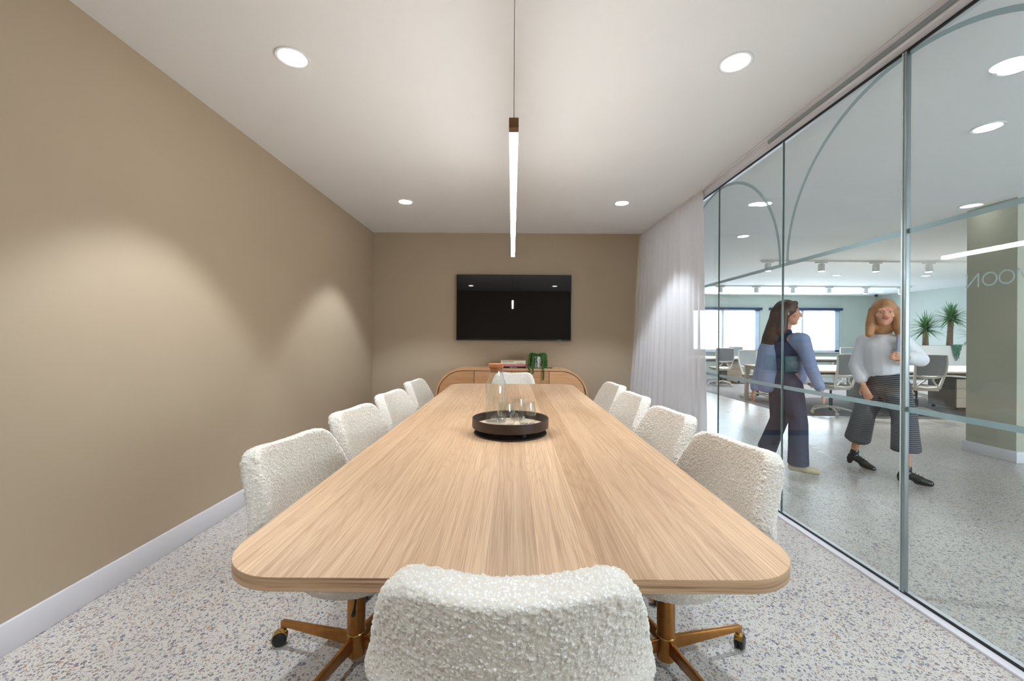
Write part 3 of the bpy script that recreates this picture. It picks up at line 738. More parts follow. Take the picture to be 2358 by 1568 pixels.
for (x, y, lb) in ((-0.030, 2.08, 'stemless clear glass at the front left of the tray, before the carafe'), (0.080, 2.12, 'stemless clear glass at the right of the tray'), (0.033, 2.25, 'stemless clear glass at the back of the tray between the others')):
    if gl is None:
        gl = g0 = thing('drinking_glass', lb, 'glass', (x, y, TF), 0, 'stemless glasses on the tray')
        o_ = [(0.0005, 0.0005), (0.030, 0.0005), (0.040, 0.006), (0.047, 0.025), (0.048, 0.045), (0.0445, 0.085), (0.0405, 0.120)]
        i_ = [(0.0395, 0.120), (0.0433, 0.085), (0.0467, 0.045), (0.0455, 0.027), (0.038, 0.011), (0.028, 0.008), (0.0005, 0.008)]
        MB().lathe(o_+i_, 40).build('bowl', 'vessel', gl, smooth=True)
    else:
        g0 = copy_tree(gl); g0.location = (x, y, TF); g0['label'] = lb

# ------------------------------------------------------------------ sideboard, screen, books, trailing plant
sb = thing('sideboard', 'oak sideboard with rounded ends and four doors under the screen', 'sideboard', (-0.006, 5.43, 0))
SW, SZ0, SZ1, SR, SD = 0.982, 0.08, 0.842, 0.355, 0.22
def stad(inset, n=16):
    r_ = SR-inset; x = SW-inset; z0, z1 = SZ0+inset, SZ1-inset; ps = []
    for cx_, cz_, a0 in ((x-r_, z1-r_, 0), (-x+r_, z1-r_, PI/2), (-x+r_, z0+r_, PI), (x-r_, z0+r_, 1.5*PI)):
        for k in range(n+1): a = a0+PI/2*k/n; ps.append((cx_+r_*math.cos(a), cz_+r_*math.sin(a)))
    return ps
fr = MB(); po, pi_ = stad(0), stad(0.026); n = len(po)
fr.rings([[(x, -SD, z) for x, z in po], [(x, SD, z) for x, z in po], [(x, SD, z) for x, z in pi_], [(x, -SD, z) for x, z in pi_]], caps=False, closed=True)
fr.build('carcass_frame', 'oak_carcass', sb, smooth=True)
p2 = stad(0.0262); MB().rings([[(x, -SD+0.03, z) for x, z in p2], [(x, SD-0.005, z) for x, z in p2]]).build('carcass_back', 'black_gap', sb)
pd = stad(0.033)
def zext(x, ins=0.033):
    r_ = SR-ins; hx = SW-ins; ax = abs(x); zc = (SZ0+SZ1)/2; hz = (SZ1-SZ0)/2-ins
    if ax <= hx-r_: return hz
    return hz-r_+math.sqrt(max(0, r_*r_-(ax-(hx-r_))**2))
xs_ = [-SW+0.033, -0.482, 0.0, 0.482, SW-0.033]
for k in range(4):
    a0, a1 = xs_[k]+(0.003 if k else 0.0005), xs_[k+1]-(0.003 if k < 3 else 0.0005)
    q = [a0+(a1-a0)*j/16 for j in range(17)]; zc = (SZ0+SZ1)/2
    ps = [(x, zc+zext(x)) for x in q]+[(x, zc-zext(x)) for x in reversed(q)]
    d_ = MB().rings([[(x, -SD+0.004, z) for x, z in ps], [(x, -SD+0.022, z) for x, z in ps]]).build('door', 'oak_side', sb)
MB().box(-0.62, 0.62, -SD+0.06, SD-0.04, 0, SZ0+0.004).build('plinth', 'black_plastic', sb)

tv = thing('wall_screen', 'large black wall mounted television above the sideboard', 'television', (0.017, YB, 1.658))
MB().box(-0.794, 0.794, -0.055, -0.012, -0.455, 0.455).build('housing', 'tv_frame', tv, bevel=0.003)
MB().box(-0.785, 0.785, -0.0565, -0.054, -0.436, 0.447).build('screen', 'screen', tv)
MB().box(-0.3, 0.3, -0.012, 0.0, -0.2, 0.2).build('wall_bracket', 'black_plastic', tv)
MB().box(0.60, 0.66, -0.0568, -0.055, -0.449, -0.444).build('brand_mark', 'alu', tv)

def text_on(name, words, size, loc, mat, parent):
    """tiny spine lettering, too small to read in the photograph: one upright stroke group per character"""
    b_ = MB(); x = 0.0
    for wl in words:
        for k in range(wl):
            w_ = size*0.55; t_ = size*0.16
            b_.box(x, x+t_, 0, 0.0004, 0, size*0.72)
            if R.random() < 0.7: b_.box(x+w_-t_, x+w_, 0, 0.0004, 0, size*0.72)
            hz = R.choice([0, 0.28, 0.56])*size; b_.box(x+t_, x+w_-t_, 0, 0.0004, hz, hz+t_)
            x += size*0.72
        x += size*0.45
    o = b_.build(name, mat, parent); o.location = loc; return o
SBT = SZ1
def book(x0, x1, y0, y1, z0, z1, mat, label):
    cx_, cy_ = (x0+x1)/2, (y0+y1)/2
    t = thing('book', label, 'book', (cx_, cy_, z0), 0, 'books stacked on the sideboard')
    hx, hy, h = (x1-x0)/2, (y1-y0)/2, z1-z0
    b_ = MB(); b_.box(-hx, hx, -hy, hy, 0, 0.003); b_.box(-hx, hx, -hy, hy, h-0.003, h); b_.box(-hx, hx, -hy, -hy+0.003, 0.003, h-0.003)
    b_.build('cover', mat, t)
    MB().box(-hx+0.004, hx-0.004, -hy+0.003, hy-0.004, 0.003, h-0.003).build('pages', 'page', t)
    return t, hx, hy, h
bx0, bx1 = -0.150, 0.176
t, hx, hy, h = book(bx0+0.03, bx1, 5.30, 5.52, SBT, SBT+0.026, 'book_black', 'black book at the bottom of the stack on the sideboard')
text_on('spine_text', (6, 3), 0.013, (-0.06, -hy-0.0004, 0.0075), 'ink_white', t)
t, hx, hy, h = book(bx0+0.03, bx1, 5.30, 5.525, SBT+0.026, SBT+0.054, 'book_pink', 'pink book in the middle of the stack on the sideboard')
t, hx, hy, h = book(bx0, bx1, 5.29, 5.53, SBT+0.054, SBT+0.098, 'book_cream', 'thick cream book on top of the stack on the sideboard')
text_on('spine_text', (6, 6), 0.0165, (-0.140, -hy-0.0004, 0.026), 'ink_black', t)
text_on('spine_text', (9,), 0.0135, (0.045, -hy-0.0004, 0.008), 'ink_black', t)

def trailing_pot():
    cx_, cy_ = 0.335, 5.36
    t = thing('trailing_plant', 'trailing green succulent spilling over a white pot on the sideboard', 'plant', (cx_, cy_, SBT))
    MB().lathe([(0.0005, 0.0), (0.060, 0.0), (0.078, 0.01), (0.092, 0.155), (0.088, 0.157), (0.084, 0.15), (0.070, 0.012), (0.0005, 0.012)], 36).build('pot', 'pot_white', t, smooth=True)
    MB().lathe([(0.0005, 0.125), (0.081, 0.125), (0.081, 0.14), (0.0005, 0.143)], 24).build('soil', 'soil', t)
    st = MB(); lf = MB()
    def bead(p):
        r_ = R.uniform(0.0055, 0.0085); lf.ball(p, (r_, r_*0.8, r_), 6, 3)
    for k in range(30):
        a = R.uniform(0, 2*PI) if k > 19 else -PI/2+R.uniform(-1.9, 1.9)
        if -PI/2-0.06 < a < -PI/2+0.30: a += 0.45
        r0 = R.uniform(0.03, 0.08); drop = R.choice([0.12, 0.15, 0.168, 0.17]); pts = []
        for i in range(30):
            u = i/29
            if u < 0.25: rad = r0+(0.103-r0)*u/0.25; z = 0.15+0.045*math.sin(u/0.25*PI*0.75)
            else: rad = 0.103+0.010*math.sin(u*9+k)+0.01*u; z = max(0.010, 0.182-(u-0.25)/0.75*drop)
            pts.append((rad*math.cos(a)+R.uniform(-.003, .003), rad*math.sin(a)+R.uniform(-.003, .003), z))
        st.tube(pts, 0.0012, 4)
        for q in pts: bead((q[0]+R.uniform(-.007, .007), q[1]+R.uniform(-.007, .007), q[2]+R.uniform(-.003, .003)))
    for ex, dp in ((-0.118, 0.055), (-0.075, 0.062), (0.062, 0.145)):      # strands that hang over the front edge
        key = [(ex*0.5, -0.05, 0.16), (ex*0.9, -0.10, 0.175), (ex, -0.115, 0.09), (ex, -0.125, 0.014), (ex, -0.150, 0.010), (ex, -0.166, 0.002), (ex+0.003, -0.169, -dp*0.5), (ex, -0.169, -dp)]
        pts = []
        for p0, p1 in zip(key[:-1], key[1:]):
            ns = max(2, int((Vector(p1)-Vector(p0)).length/0.0075))
            pts += [Vector(p0).lerp(Vector(p1), q/ns) for q in range(ns)]
        st.tube(pts, 0.0012, 4)
        for q in pts:
            for _ in range(2): bead((q[0]+R.uniform(-.008, .008), q[1]-R.uniform(0, .007), q[2]+R.uniform(-.003, .003)))
    for i in range(14): bead((0.11+0.006*i, -0.05+R.uniform(-.01, .01), 0.008))
    for i in range(60):
        a = R.uniform(0, 2*PI); r_ = R.uniform(0, 0.085); bead((r_*math.cos(a), r_*math.sin(a), 0.155+R.uniform(0, 0.03)))
    st.build('stems', 'pearl_green', t); lv = lf.build('leaves', 'pearl_green', t, smooth=True); lv['kind'] = 'stuff'
trailing_pot()

# ------------------------------------------------------------------ curtain
def curtain():
    t = thing('sheer_curtain', 'floor length sheer white curtain in front of the glass', 'curtain', (1.8, 4.8, 0))
    ny, nz = 260, 26; vs = []; fs = []
    ya, yb = 3.93, 5.655
    for j in range(nz+1):
        w_ = j/nz; z = 0.012+(H-0.03)*w_; dn_ = 1-w_
        for i in range(ny+1):
            u = i/ny
            y = ya+(yb-ya)*u
            ph = 2*PI*(u*13.5+0.35*math.sin(u*9.0)+0.12*math.sin(5*u+dn_*1.5))
            amp = (0.014+0.022*dn_)*(0.7+0.3*math.sin(u*23))
            base = (1.838*(1-u)+1.775*u) + dn_**1.2*(0.035*(1-u)-0.16*u)
            x = base+amp*math.sin(ph)+0.004*math.sin(ph*2.1+w_*3)*dn_
            y2 = y+0.010*math.cos(ph)*(0.4+dn_) - 0.02*dn_*(1-u)
            y2 = min(y2, YB-0.02)
            x = min(x, WG-0.014) if z > 0.03 else min(x, WG-0.05)
            vs.append((x-1.8, y2-4.8, z))
    for j in range(nz):
        for i in range(ny):
            k = j*(ny+1)+i; fs.append((k, k+1, k+ny+2, k+ny+1))
    b_ = MB(); b_.add(vs, fs)
    o = b_.build('fabric', 'curtain', t, smooth=True, angle=180)
    MB().box(0.02, 0.045, ya-4.8-0.02, yb-4.8, H-0.018, H).build('curtain_rail', 'white_metal', t)
curtain()

# ------------------------------------------------------------------ office furniture
def desk(name, x0, x1, y0, y1, label, legs):
    xm, ym = (x0+x1)/2, (y0+y1)/2
    t = thing(name, label, 'desk', (xm, ym, 0))
    a0, a1, b0, b1 = x0-xm, x1-xm, y0-ym, y1-ym
    MB().box(a0, a1, b0, b1, 0.705, 0.73).build('desktop', 'desk_top', t, bevel=0.003)
    MB().box(a0+0.001, a1-0.001, b0+0.001, b1-0.001, 0.698, 0.705).build('ply_edge', 'desk_edge', t)
    for lx in legs:
        for ly in (b0+0.04, b1-0.04):
            MB().box(lx-xm-0.03, lx-xm+0.03, ly-0.03, ly+0.03, 0.006, 0.698).build('leg', 'desk_leg', t, bevel=0.004)
        MB().box(lx-xm-0.03, lx-xm+0.03, b0+0.07, b1-0.07, 0.64, 0.698).build('rail', 'desk_leg', t)
    MB().box(a0+0.07, a1-0.07, -0.02, 0.02, 0.60, 0.66).build('cable_tray', 'cabinet_grey', t)
    return t
desk('bench_desk', 4.75, 10.6, 6.72, 8.35, 'long white bench desk nearer the meeting room, ending beside the woman in blue', [4.80, 7.7, 10.5])
desk('bench_desk', 4.4, 9.9, 11.2, 12.40, 'long white bench desk along the far office windows', [4.5, 7.2, 9.8])
def pedestal(x, y, label, w_=0.42, d_=0.5, side='cabinet_grey'):
    t = thing('drawer_pedestal', label, 'drawer unit', (x, y, 0.006), 0, 'mobile drawer pedestals under the office desks')
    MB().box(-w_/2, w_/2, -d_/2+0.02, d_/2, 0.05, 0.56).build('body', side, t, bevel=0.004)
    for k in range(3):
        z0 = 0.055+0.168*k; MB().box(-w_/2+0.003, w_/2-0.003, -d_/2, -d_/2+0.018, z0, z0+0.163).build('drawer', 'cabinet_white', t, bevel=0.002)
    for sx_ in (-1, 1):
        for sy in (-1, 1):
            MB().lathe([(0.008, -0.012), (0.024, -0.012), (0.024, 0.012), (0.008, 0.012)], 14, (sx_*(w_/2-0.05), sy*(d_/2-0.06), 0.0245), axis='X').build('caster', 'black_plastic', t, smooth=True)
            MB().box(sx_*(w_/2-0.05)-0.01, sx_*(w_/2-0.05)+0.01, sy*(d_/2-0.06)-0.01, sy*(d_/2-0.06)+0.01, 0.035, 0.052).build('caster_stem', 'black_plastic', t)
    return t
pedestal(8.06, 7.42, 'cream fronted drawer pedestal under the nearer desk beside the olive pier')
pedestal(7.0, 8.0, 'grey drawer pedestal under the nearer desk behind the woman in white')
pedestal(6.35, 11.85, 'grey drawer pedestal under the window desk left of the woman in blue')
pedestal(4.95, 12.1, 'grey drawer pedestal under the window desk by the curtain edge')

def make_task_chair():
    c = thing('task_chair', 'x', 'chair', (0, 0, 0), 0, 'mesh backed office task chairs')
    # local: faces +y, back at -y
    def backline(z): return -0.20-0.05*math.sin((z-0.45)/0.55*PI*0.9)-0.06*max(0, (z-0.62))/0.38
    zs = [0.46+0.54*k/12 for k in range(13)]
    for s_ in (-1, 1):
        pass
    fr_ = MB()
    for s_ in (-1, 1):
        pts = [(s_*(0.17+0.055*math.sin(min(1, (z-0.46)/0.42)*PI/2)), backline(z), z) for z in zs]
        fr_.tube(pts, [0.022-0.010*k/12 for k in range(13)], 8)
    fr_.tube([(-0.222, backline(1.0), 1.0), (0, backline(1.0)-0.015, 1.005), (0.222, backline(1.0), 1.0)], 0.010, 8)
    fr_.tube([(-0.20, backline(0.66), 0.665), (-0.10, backline(0.655)-0.01, 0.645), (0, backline(0.65)-0.012, 0.64), (0.10, backline(0.655)-0.01, 0.645), (0.20, backline(0.66), 0.665)], 0.02, 8)
    for s_ in (-1, 1):
        fr_.tube([(s_*0.055, backline(0.64)-0.012, 0.64), (s_*0.06, backline(0.58)-0.012, 0.58), (s_*0.11, backline(0.53), 0.535), (s_*0.17, backline(0.5), 0.47)], 0.013, 8)
    fr_.tube([(-0.17, backline(0.47), 0.47), (0, backline(0.46)-0.01, 0.455), (0.17, backline(0.47), 0.47)], 0.022, 8)
    fr_.build('back_frame', 'chair_shell', c, smooth=True, angle=60)
    mb = MB(); n_ = 10; v_ = []; f_ = []
    for j in range(9):
        z = 0.67+0.33*j/8
        hw = 0.17+0.055*math.sin(min(1, (z-0.46)/0.42)*PI/2)-0.008
        for i in range(n_+1):
            u = -1+2*i/n_
            for dy in (0, 0.006): v_.append((u*hw, backline(z)-0.02*(1-u*u)+dy, z))
    w2 = (n_+1)*2
    for j in range(8):
        for i in range(n_):
            k = j*w2+i*2; f_ += [(k, k+2, k+2+w2, k+w2), (k+1, k+1+w2, k+3+w2, k+3)]
    mb.add(v_, f_).build('back_mesh', 'mesh_grey', c, smooth=True, angle=180)
    MB().box(-0.225, 0.225, -0.20, 0.23, 0.445, 0.495).build('seat', 'seat_grey', c, bevel=0.02, bseg=3)
    MB().box(-0.20, 0.20, -0.18, 0.20, 0.415, 0.447).build('seat_pan', 'chair_shell', c, bevel=0.01)
    MB().lathe([(0.026, 0.06), (0.026, 0.26), (0.016, 0.262), (0.016, 0.418)], 18).build('gas_lift', 'black_plastic', c, smooth=True)
    for k in range(5):
        a = 2*PI*k/5+0.3; ca, sa = math.cos(a), math.sin(a)
        lg = MB().tube([(0.02*ca, 0.02*sa, 0.115), (0.16*ca, 0.16*sa, 0.098), (0.30*ca, 0.30*sa, 0.066)], [0.024, 0.018, 0.013], 8).build('leg', 'chair_shell', c, smooth=True)
        wm = MB()
        nrm = Vector((-sa, ca, 0)); cc = Vector((0.30*ca, 0.30*sa, 0.028))
        for s_ in (-1, 1):
            wm.rings([[cc+nrm*(s_*yy2)+Vector((ca, sa, 0))*(r_*math.cos(2*PI*j/16))+Vector((0, 0, 1))*(r_*math.sin(2*PI*j/16)) for j in range(16)] for r_, yy2 in ((0.028, 0.004), (0.028, 0.02), (0.012, 0.024))])
        wm.build('caster_wheel', 'chair_shell', lg, smooth=True)
    return c
tc0 = make_task_chair(); tused = [False]
def task_chair(x, y, facing, label, z=0.006):
    c = tc0 if not tused[0] else copy_tree(tc0); tused[0] = True
    c.location = (x, y, z); c.rotation_euler = (0, 0, facing-PI/2); c['label'] = label
task_chair(5.36, 6.83, PI/2+0.25, 'task chair seen from behind between the two women')
task_chair(6.75, 6.78, PI/2-0.15, 'task chair seen from behind just right of the woman in white')
task_chair(5.62, 10.95, PI/2-0.1, 'task chair at the window desk near the curtain edge')
task_chair(7.25, 12.90, -PI/2, 'task chair beyond the window desk, its back rising before the left window', 0.0)
task_chair(5.15, 8.52, -PI/2+0.2, 'task chair at the far side of the nearer desk, mostly behind the woman in blue')
task_chair(8.55, 8.62, -PI/2, 'task chair across the nearer desk before the white planter')
task_chair(10.6, 12.6, -PI/2-0.2, 'dark backed task chair under the right edge of the right window')
task_chair(9.35, 10.95, PI/2, 'task chair at the window desk just left of the woman in white')

# planter with dracaenas
PLX0, PLX1, PLY0, PLY1 = 8.72, 11.5, 8.95, 9.40
pt = thing('planter_box', 'long white planter box behind the nearer desk', 'planter', ((PLX0+PLX1)/2, (PLY0+PLY1)/2, 0.006))
hx = (PLX1-PLX0)/2; hy = 0.225
b_ = MB(); 
b_.box(-hx, hx, -hy, -hy+0.02, 0, 1.13); b_.box(-hx, hx, hy-0.02, hy, 0, 1.13); b_.box(-hx, -hx+0.02, -hy+0.02, hy-0.02, 0, 1.13); b_.box(hx-0.02, hx, -hy+0.02, hy-0.02, 0, 1.13); b_.box(-hx+0.02, hx-0.02, -hy+0.02, hy-0.02, 0, 0.02)
b_.build('box', 'white_metal', pt)
MB().box(-hx+0.02, hx-0.02, -hy+0.02, hy-0.02, 1.0, 1.10).build('soil', 'soil', pt)
def dracaena(px, ptop, pbot, label, d=9.15, crown=0.42, nl=190, wrap=False, lean=0.0):
    base = AT(px, pbot, d); zt = AT(px, ptop, d).z; z0 = 1.10
    t = thing('dracaena', label, 'plant', (base.x, d, z0), 0, 'spiky plants in the white planter')
    h_ = zt-z0-0.02
    MB().tube([(0, 0, -0.02), (lean*0.4, 0, h_*0.4), (lean, 0, h_)], [0.060, 0.052, 0.048], 10).build('trunk', 'bark', t, smooth=True)
    if wrap: MB().lathe([(0.066, -0.01), (0.066, 0.07)], 14).build('wrap', 'green_wrap', t, smooth=True)
    b2 = MB()
    for k in range(nl):
        az = R.uniform(0, 2*PI); el = R.uniform(-0.55, 1.5); ln = crown*R.uniform(0.75, 1.08)
        dr = Vector((math.cos(az)*math.cos(el), math.sin(az)*math.cos(el), math.sin(el)))
        sd = Vector((-math.sin(az), math.cos(az), 0)); p0 = Vector((lean, 0, h_+R.uniform(-0.03, 0.08)))
        vs = []; 
        for i in range(5):
            u = i/4; p = p0+dr*ln*u+Vector((0, 0, -0.12*u*u*ln*math.cos(el)*1.6)); wd = 0.011*(1-u**2)+0.0012
            vs += [p-sd*wd, p+sd*wd+Vector((0, 0, 0.003))]
        b2.add(vs, [(2*i, 2*i+1, 2*i+3, 2*i+2) for i in range(4)])
    lv = b2.build('foliage', 'leaf', t); lv['kind'] = 'stuff'
dracaena(2131, 757, 800, 'spiky headed plant on the left, rooted by the steel post', 9.15, 0.38, 190, False, 0.0)
dracaena(2186, 733, 800, 'taller spiky headed plant with green crown beside the olive pier', 9.2, 0.37, 230, False, 0.03)
dracaena(2246, 775, 800, 'low dark spiky plant mostly hidden by the olive pier', 9.1, 0.36, 90)
def trailer(px):
    p = AT(px, 798, 8.92); t = thing('trailing_vine', 'blue green vine hanging over the white planter front', 'plant', (p.x, 8.93, 1.13)); b2 = MB()
    for k in range(22):
        x = R.uniform(-0.11, 0.11); ln = R.uniform(0.08, 0.30)*(1-abs(x)*4)+0.05; pts = [(x, 0.10, 0.02), (x, 0.0, 0.03), (x, -0.012, 0.0), (x*0.8, -0.016, -ln*0.5), (x*0.6, -0.018, -ln)]
        b2.tube(pts, 0.003, 4)
        for i in range(10):
            u = i/9; z = 0.02-ln*u; b2.ball((x*(1-0.4*u)+R.uniform(-.014, .014), -0.020+R.uniform(-.006, .004), z), (0.010, 0.005, 0.014), 5, 3)
    lv = b2.build('foliage', 'leaf_blue', t); lv['kind'] = 'stuff'
trailer(2203)
# small ceiling sensor
t = MB().lathe([(0.0005, -0.07), (0.03, -0.065), (0.045, -0.03), (0.045, 0.0)], 16, (0, 0, 0)).build('ceiling_camera', 'black_plastic', smooth=True)
t.location = (11.55, 12.9, H); tag(t, 'small dark dome camera on the office ceiling in the far corner', 'camera')

# ------------------------------------------------------------------ people
def V3(x, y, z): return Vector((x, y, z))
def hand(b_, wrist, dirv, palm_n, s=1.0, curl=0.5, thumb=1):
    """palm and five fingers added to mesh b_; dirv = along the hand, palm_n = palm normal, thumb side sign"""
    d = dirv.normalized(); n_ = (palm_n-d*palm_n.dot(d)).normalized(); sd = d.cross(n_)*thumb
    b_.cap(wrist, 0.023*s, wrist+d*0.04*s, 0.027*s, flat=0.6, side=sd)
    b_.cap(wrist+d*0.03*s, 0.028*s, wrist+d*0.075*s, 0.036*s, flat=0.38, side=sd)
    for k, (off, ln) in enumerate(((0.028, 0.066), (0.0095, 0.076), (-0.0095, 0.070), (-0.028, 0.054))):
        p = wrist+d*0.080*s+sd*off*s; q = d.copy(); seg = ln*s/3; rad = 0.0082*s
        spread = sd*off*2.4
        for j in range(3):
            ang = curl*(0.5+0.5*j); dd = (d*math.cos(ang)+n_*math.sin(ang)+spread).normalized()
            p1 = p+dd*seg*1.05; b_.cap(p, rad, p1, rad*0.92, 8); p = p1; rad *= 0.93
    p = wrist+d*0.022*s+sd*0.028*s
    dd = (d*0.75+sd*0.65+n_*0.25).normalized(); p1 = p+dd*0.040*s; b_.cap(p, 0.0115*s, p1, 0.010*s, 8)
    dd2 = (d*0.95+sd*0.2+n_*0.35).normalized(); b_.cap(p1, 0.010*s, p1+dd2*0.032*s, 0.008*s, 8)
def head(b_, c, look, upv, s=1.0):
    """head centred at c with a face; returns the frame"""
    f = look.normalized(); u = (upv-f*upv.dot(f)).normalized(); l = u.cross(f)
    rot = Matrix((l, f, u)).transposed()
    T = lambda x, y, z: c+l*x*s+f*y*s+u*z*s
    b_.ball(T(0, -0.008, 0.025), (0.073*s, 0.092*s, 0.092*s), 18, 12, rot)
    b_.ball(T(0, 0.018, -0.035), (0.058*s, 0.068*s, 0.075*s), 16, 10, rot)
    b_.ball(T(0, 0.045, -0.088), (0.028*s, 0.030*s, 0.024*s), 12, 8, rot)
    b_.cap(T(0, 0.083, 0.012), 0.009*s, T(0, 0.100, -0.026), 0.013*s, 8)
    for q in (-1, 1):
        b_.ball(T(q*0.011, 0.090, -0.030), 0.009*s, 8, 6)
        b_.ball(T(q*0.078, -0.008, -0.005), (0.012*s, 0.020*s, 0.031*s), 8, 6, rot)
        b_.cap(T(q*0.018, 0.084, 0.026), 0.008*s, T(q*0.046, 0.073, 0.026), 0.007*s, 8)
        b_.ball(T(q*0.040, 0.052, -0.022), (0.024*s, 0.024*s, 0.02*s), 10, 6, rot)
    return T, rot
def face_bits(T, rot, s, root, parent, smile=0.0):
    for q in (-1, 1):
        e = MB().ball(T(q*0.031, 0.073, 0.006)-root, (0.0115*s, 0.0115*s, 0.0075*s), 12, 8, rot).build('eye', 'eye_white', parent, smooth=True, angle=180)
        MB().ball(T(q*0.031, 0.0815, 0.006)-root, (0.0058*s, 0.0045*s, 0.0058*s), 10, 6, rot).build('iris', 'iris', e, smooth=True, angle=180)
    m_ = MB().tube([T(-0.024, 0.078, -0.050+smile)-root, T(-0.01, 0.0885, -0.054)-root, T(0.01, 0.0885, -0.054)-root, T(0.024, 0.078, -0.050+smile)-root], [0.002, 0.0052, 0.0052, 0.002], 8).build('mouth', 'lips', parent, smooth=True)
def shift(b_, root):
    b_.v = [tuple(Vector(v)-root) for v in b_.v]; return b_

def woman_blue():
    g = lambda px, py, d=3.86: AT(px, py, d)
    root = V3(g(1822, 1080).x, 3.86, 0)
    t = thing('person', 'woman with long brown hair, blue shirt and dark wide trousers walking behind the glass', 'person', root)
    hd = g(1815, 722, 3.84); neck = g(1806, 768, 3.88); chest = g(1806, 805, 3.88); waist = g(1806, 850, 3.9); hip = g(1808, 885, 3.9)
    shR = g(1848, 782, 3.70); shL = g(1776, 785, 4.02)
    elR = g(1868, 848, 3.70); haR = g(1888, 893, 3.60); elL = g(1752, 846, 4.02); haL = g(1738, 893, 4.0)
    hipR = g(1822, 890, 3.82); hipL = g(1795, 890, 3.97)
    knR = g(1838, 975, 3.74); anR = g(1838, 1074, 3.78); knL = g(1794, 966, 3.98); anL = g(1764, 1036, 4.10)
    look = Vector((0.82, -0.58, 0.02)); upv = Vector((0.03, 0, 1))
    bd = MB(); T, rot = head(bd, hd, look, upv)
    bd.cap(hd-Vector((0.01, 0, 0.06)), 0.045, neck, 0.050); bd.cap(neck, 0.06, chest, 0.10, flat=0.8)
    bd.cap(shL, 0.045, elL, 0.036); bd.cap(elL, 0.034, haL, 0.022); bd.cap(shR, 0.045, elR, 0.036); bd.cap(elR, 0.034, haR, 0.022)
    bd.cap(shL, 0.055, shR, 0.055); bd.cap(chest, 0.11, waist, 0.095); bd.cap(waist, 0.10, hip, 0.12)
    for hp, kn, an in ((hipR, knR, anR), (hipL, knL, anL)): bd.cap(hp, 0.075, kn, 0.052); bd.cap(kn, 0.050, an, 0.032)
    hand(bd, haR, (haR-elR), Vector((-0.6, 0.5, -0.3)), 0.95, 0.35, 1)
    hand(bd, haL, (haL-elL), Vector((0.8, -0.2, -0.3)), 0.95, 0.35, -1)
    shift(bd, root); remeshed(bd, 'body', 'skin', t, 0.0065, 3)
    face_bits(T, rot, 1.0, root, t)
    c_ = MB(); c_.cap(neck+Vector((0, 0, 0.022)), 0.058, neck, 0.066); c_.cap(neck, 0.08, chest, 0.118, flat=0.85); c_.cap(chest, 0.122, waist, 0.112)
    shift(c_, root); remeshed(c_, 'navy_top', 'navy_knit', t, 0.01, 4)
    s_ = MB()
    for a_, b2 in ((shL, elL), (shR, elR)): s_.cap(a_, 0.064, b2, 0.052)
    for a_, b2 in ((elL, haL), (elR, haR)): s_.cap(a_, 0.054, a_.lerp(b2, 0.97), 0.044)
    s_.cap(shL.lerp(shR, 0.12), 0.072, chest+Vector((-0.10, 0.06, 0)), 0.095); s_.cap(shL.lerp(shR, 0.85), 0.072, chest+Vector((0.11, -0.05, 0)), 0.085)
    s_.cap(chest+Vector((-0.08, 0.07, -0.02)), 0.115, hip+Vector((-0.13, 0.08, 0.02)), 0.115)
    s_.cap(chest+Vector((0.11, -0.03, 0)), 0.085, hip+Vector((0.12, 0.02, 0.07)), 0.085)
    s_.cap(chest+Vector((0.0, 0.09, 0)), 0.10, hip+Vector((0, 0.10, 0.04)), 0.11)
    s_.cap(neck+Vector((-0.05, 0.05, -0.02)), 0.045, shL, 0.06); s_.cap(neck+Vector((0.05, 0.02, -0.03)), 0.042, shR, 0.06)
    shift(s_, root); remeshed(s_, 'shirt', 'blue_shirt', t, 0.009, 5)
    p_ = MB(); p_.cap(waist-Vector((0, 0, 0.03)), 0.115, hip, 0.135, flat=0.9)
    for hp, kn, an in ((hipR, knR, anR), (hipL, knL, anL)):
        p_.cap(hp, 0.098, kn, 0.078); p_.tube([kn.lerp(hp, 0.1), kn, kn.lerp(an, 0.5), kn.lerp(an, 0.95)], [0.080, 0.078, 0.080, 0.086], 20)
    shift(p_, root); remeshed(p_, 'trousers', 'slate_trouser', t, 0.009, 5)
    for an, dr, up_, z0 in ((anR, Vector((0.80, -0.55, 0)), 0, 0.0), (anL, Vector((0.85, -0.40, -0.45)), 0, 0.09)):
        dr = dr.normalized(); q = MB(); h_ = V3(an.x, an.y, 0.045+z0 if z0 == 0 else an.z-0.06)
        q.cap(h_-dr*0.045, 0.036, h_+dr*0.06, 0.036, flat=1.0); q.cap(h_+dr*0.05-Vector((0, 0, 0.006)), 0.037, h_+dr*0.145-Vector((0, 0, 0.014)), 0.026, flat=1.0)
        q.cap(h_-dr*0.03, 0.034, an+Vector((0, 0, -0.01)), 0.034)
        shift(q, root)
        if z0 == 0: q.v = [(x, y, max(z, 0.004)) for x, y, z in q.v]
        remeshed(q, 'shoe', 'cream_shoe', t, 0.007, 2)
    h2 = MB(); h2.ball(T(0, -0.020, 0.038), (0.090, 0.102, 0.098), 18, 12, rot)
    h2.cap(T(0, -0.07, 0.01), 0.078, T(-0.01, -0.085, -0.09), 0.082); h2.cap(T(0.0, -0.085, -0.08), 0.085, T(0, -0.14, -0.24), 0.080); h2.cap(T(0.02, -0.14, -0.23), 0.078, T(0.03, -0.20, -0.38), 0.050)
    h2.cap(T(0.065, -0.03, 0.02), 0.04, T(0.075, -0.06, -0.16), 0.05); h2.cap(T(-0.065, -0.03, 0.02), 0.04, T(-0.075, -0.05, -0.16), 0.045)
    h2.cap(T(0.075, -0.06, -0.14), 0.05, T(0.07, -0.10, -0.34), 0.035)
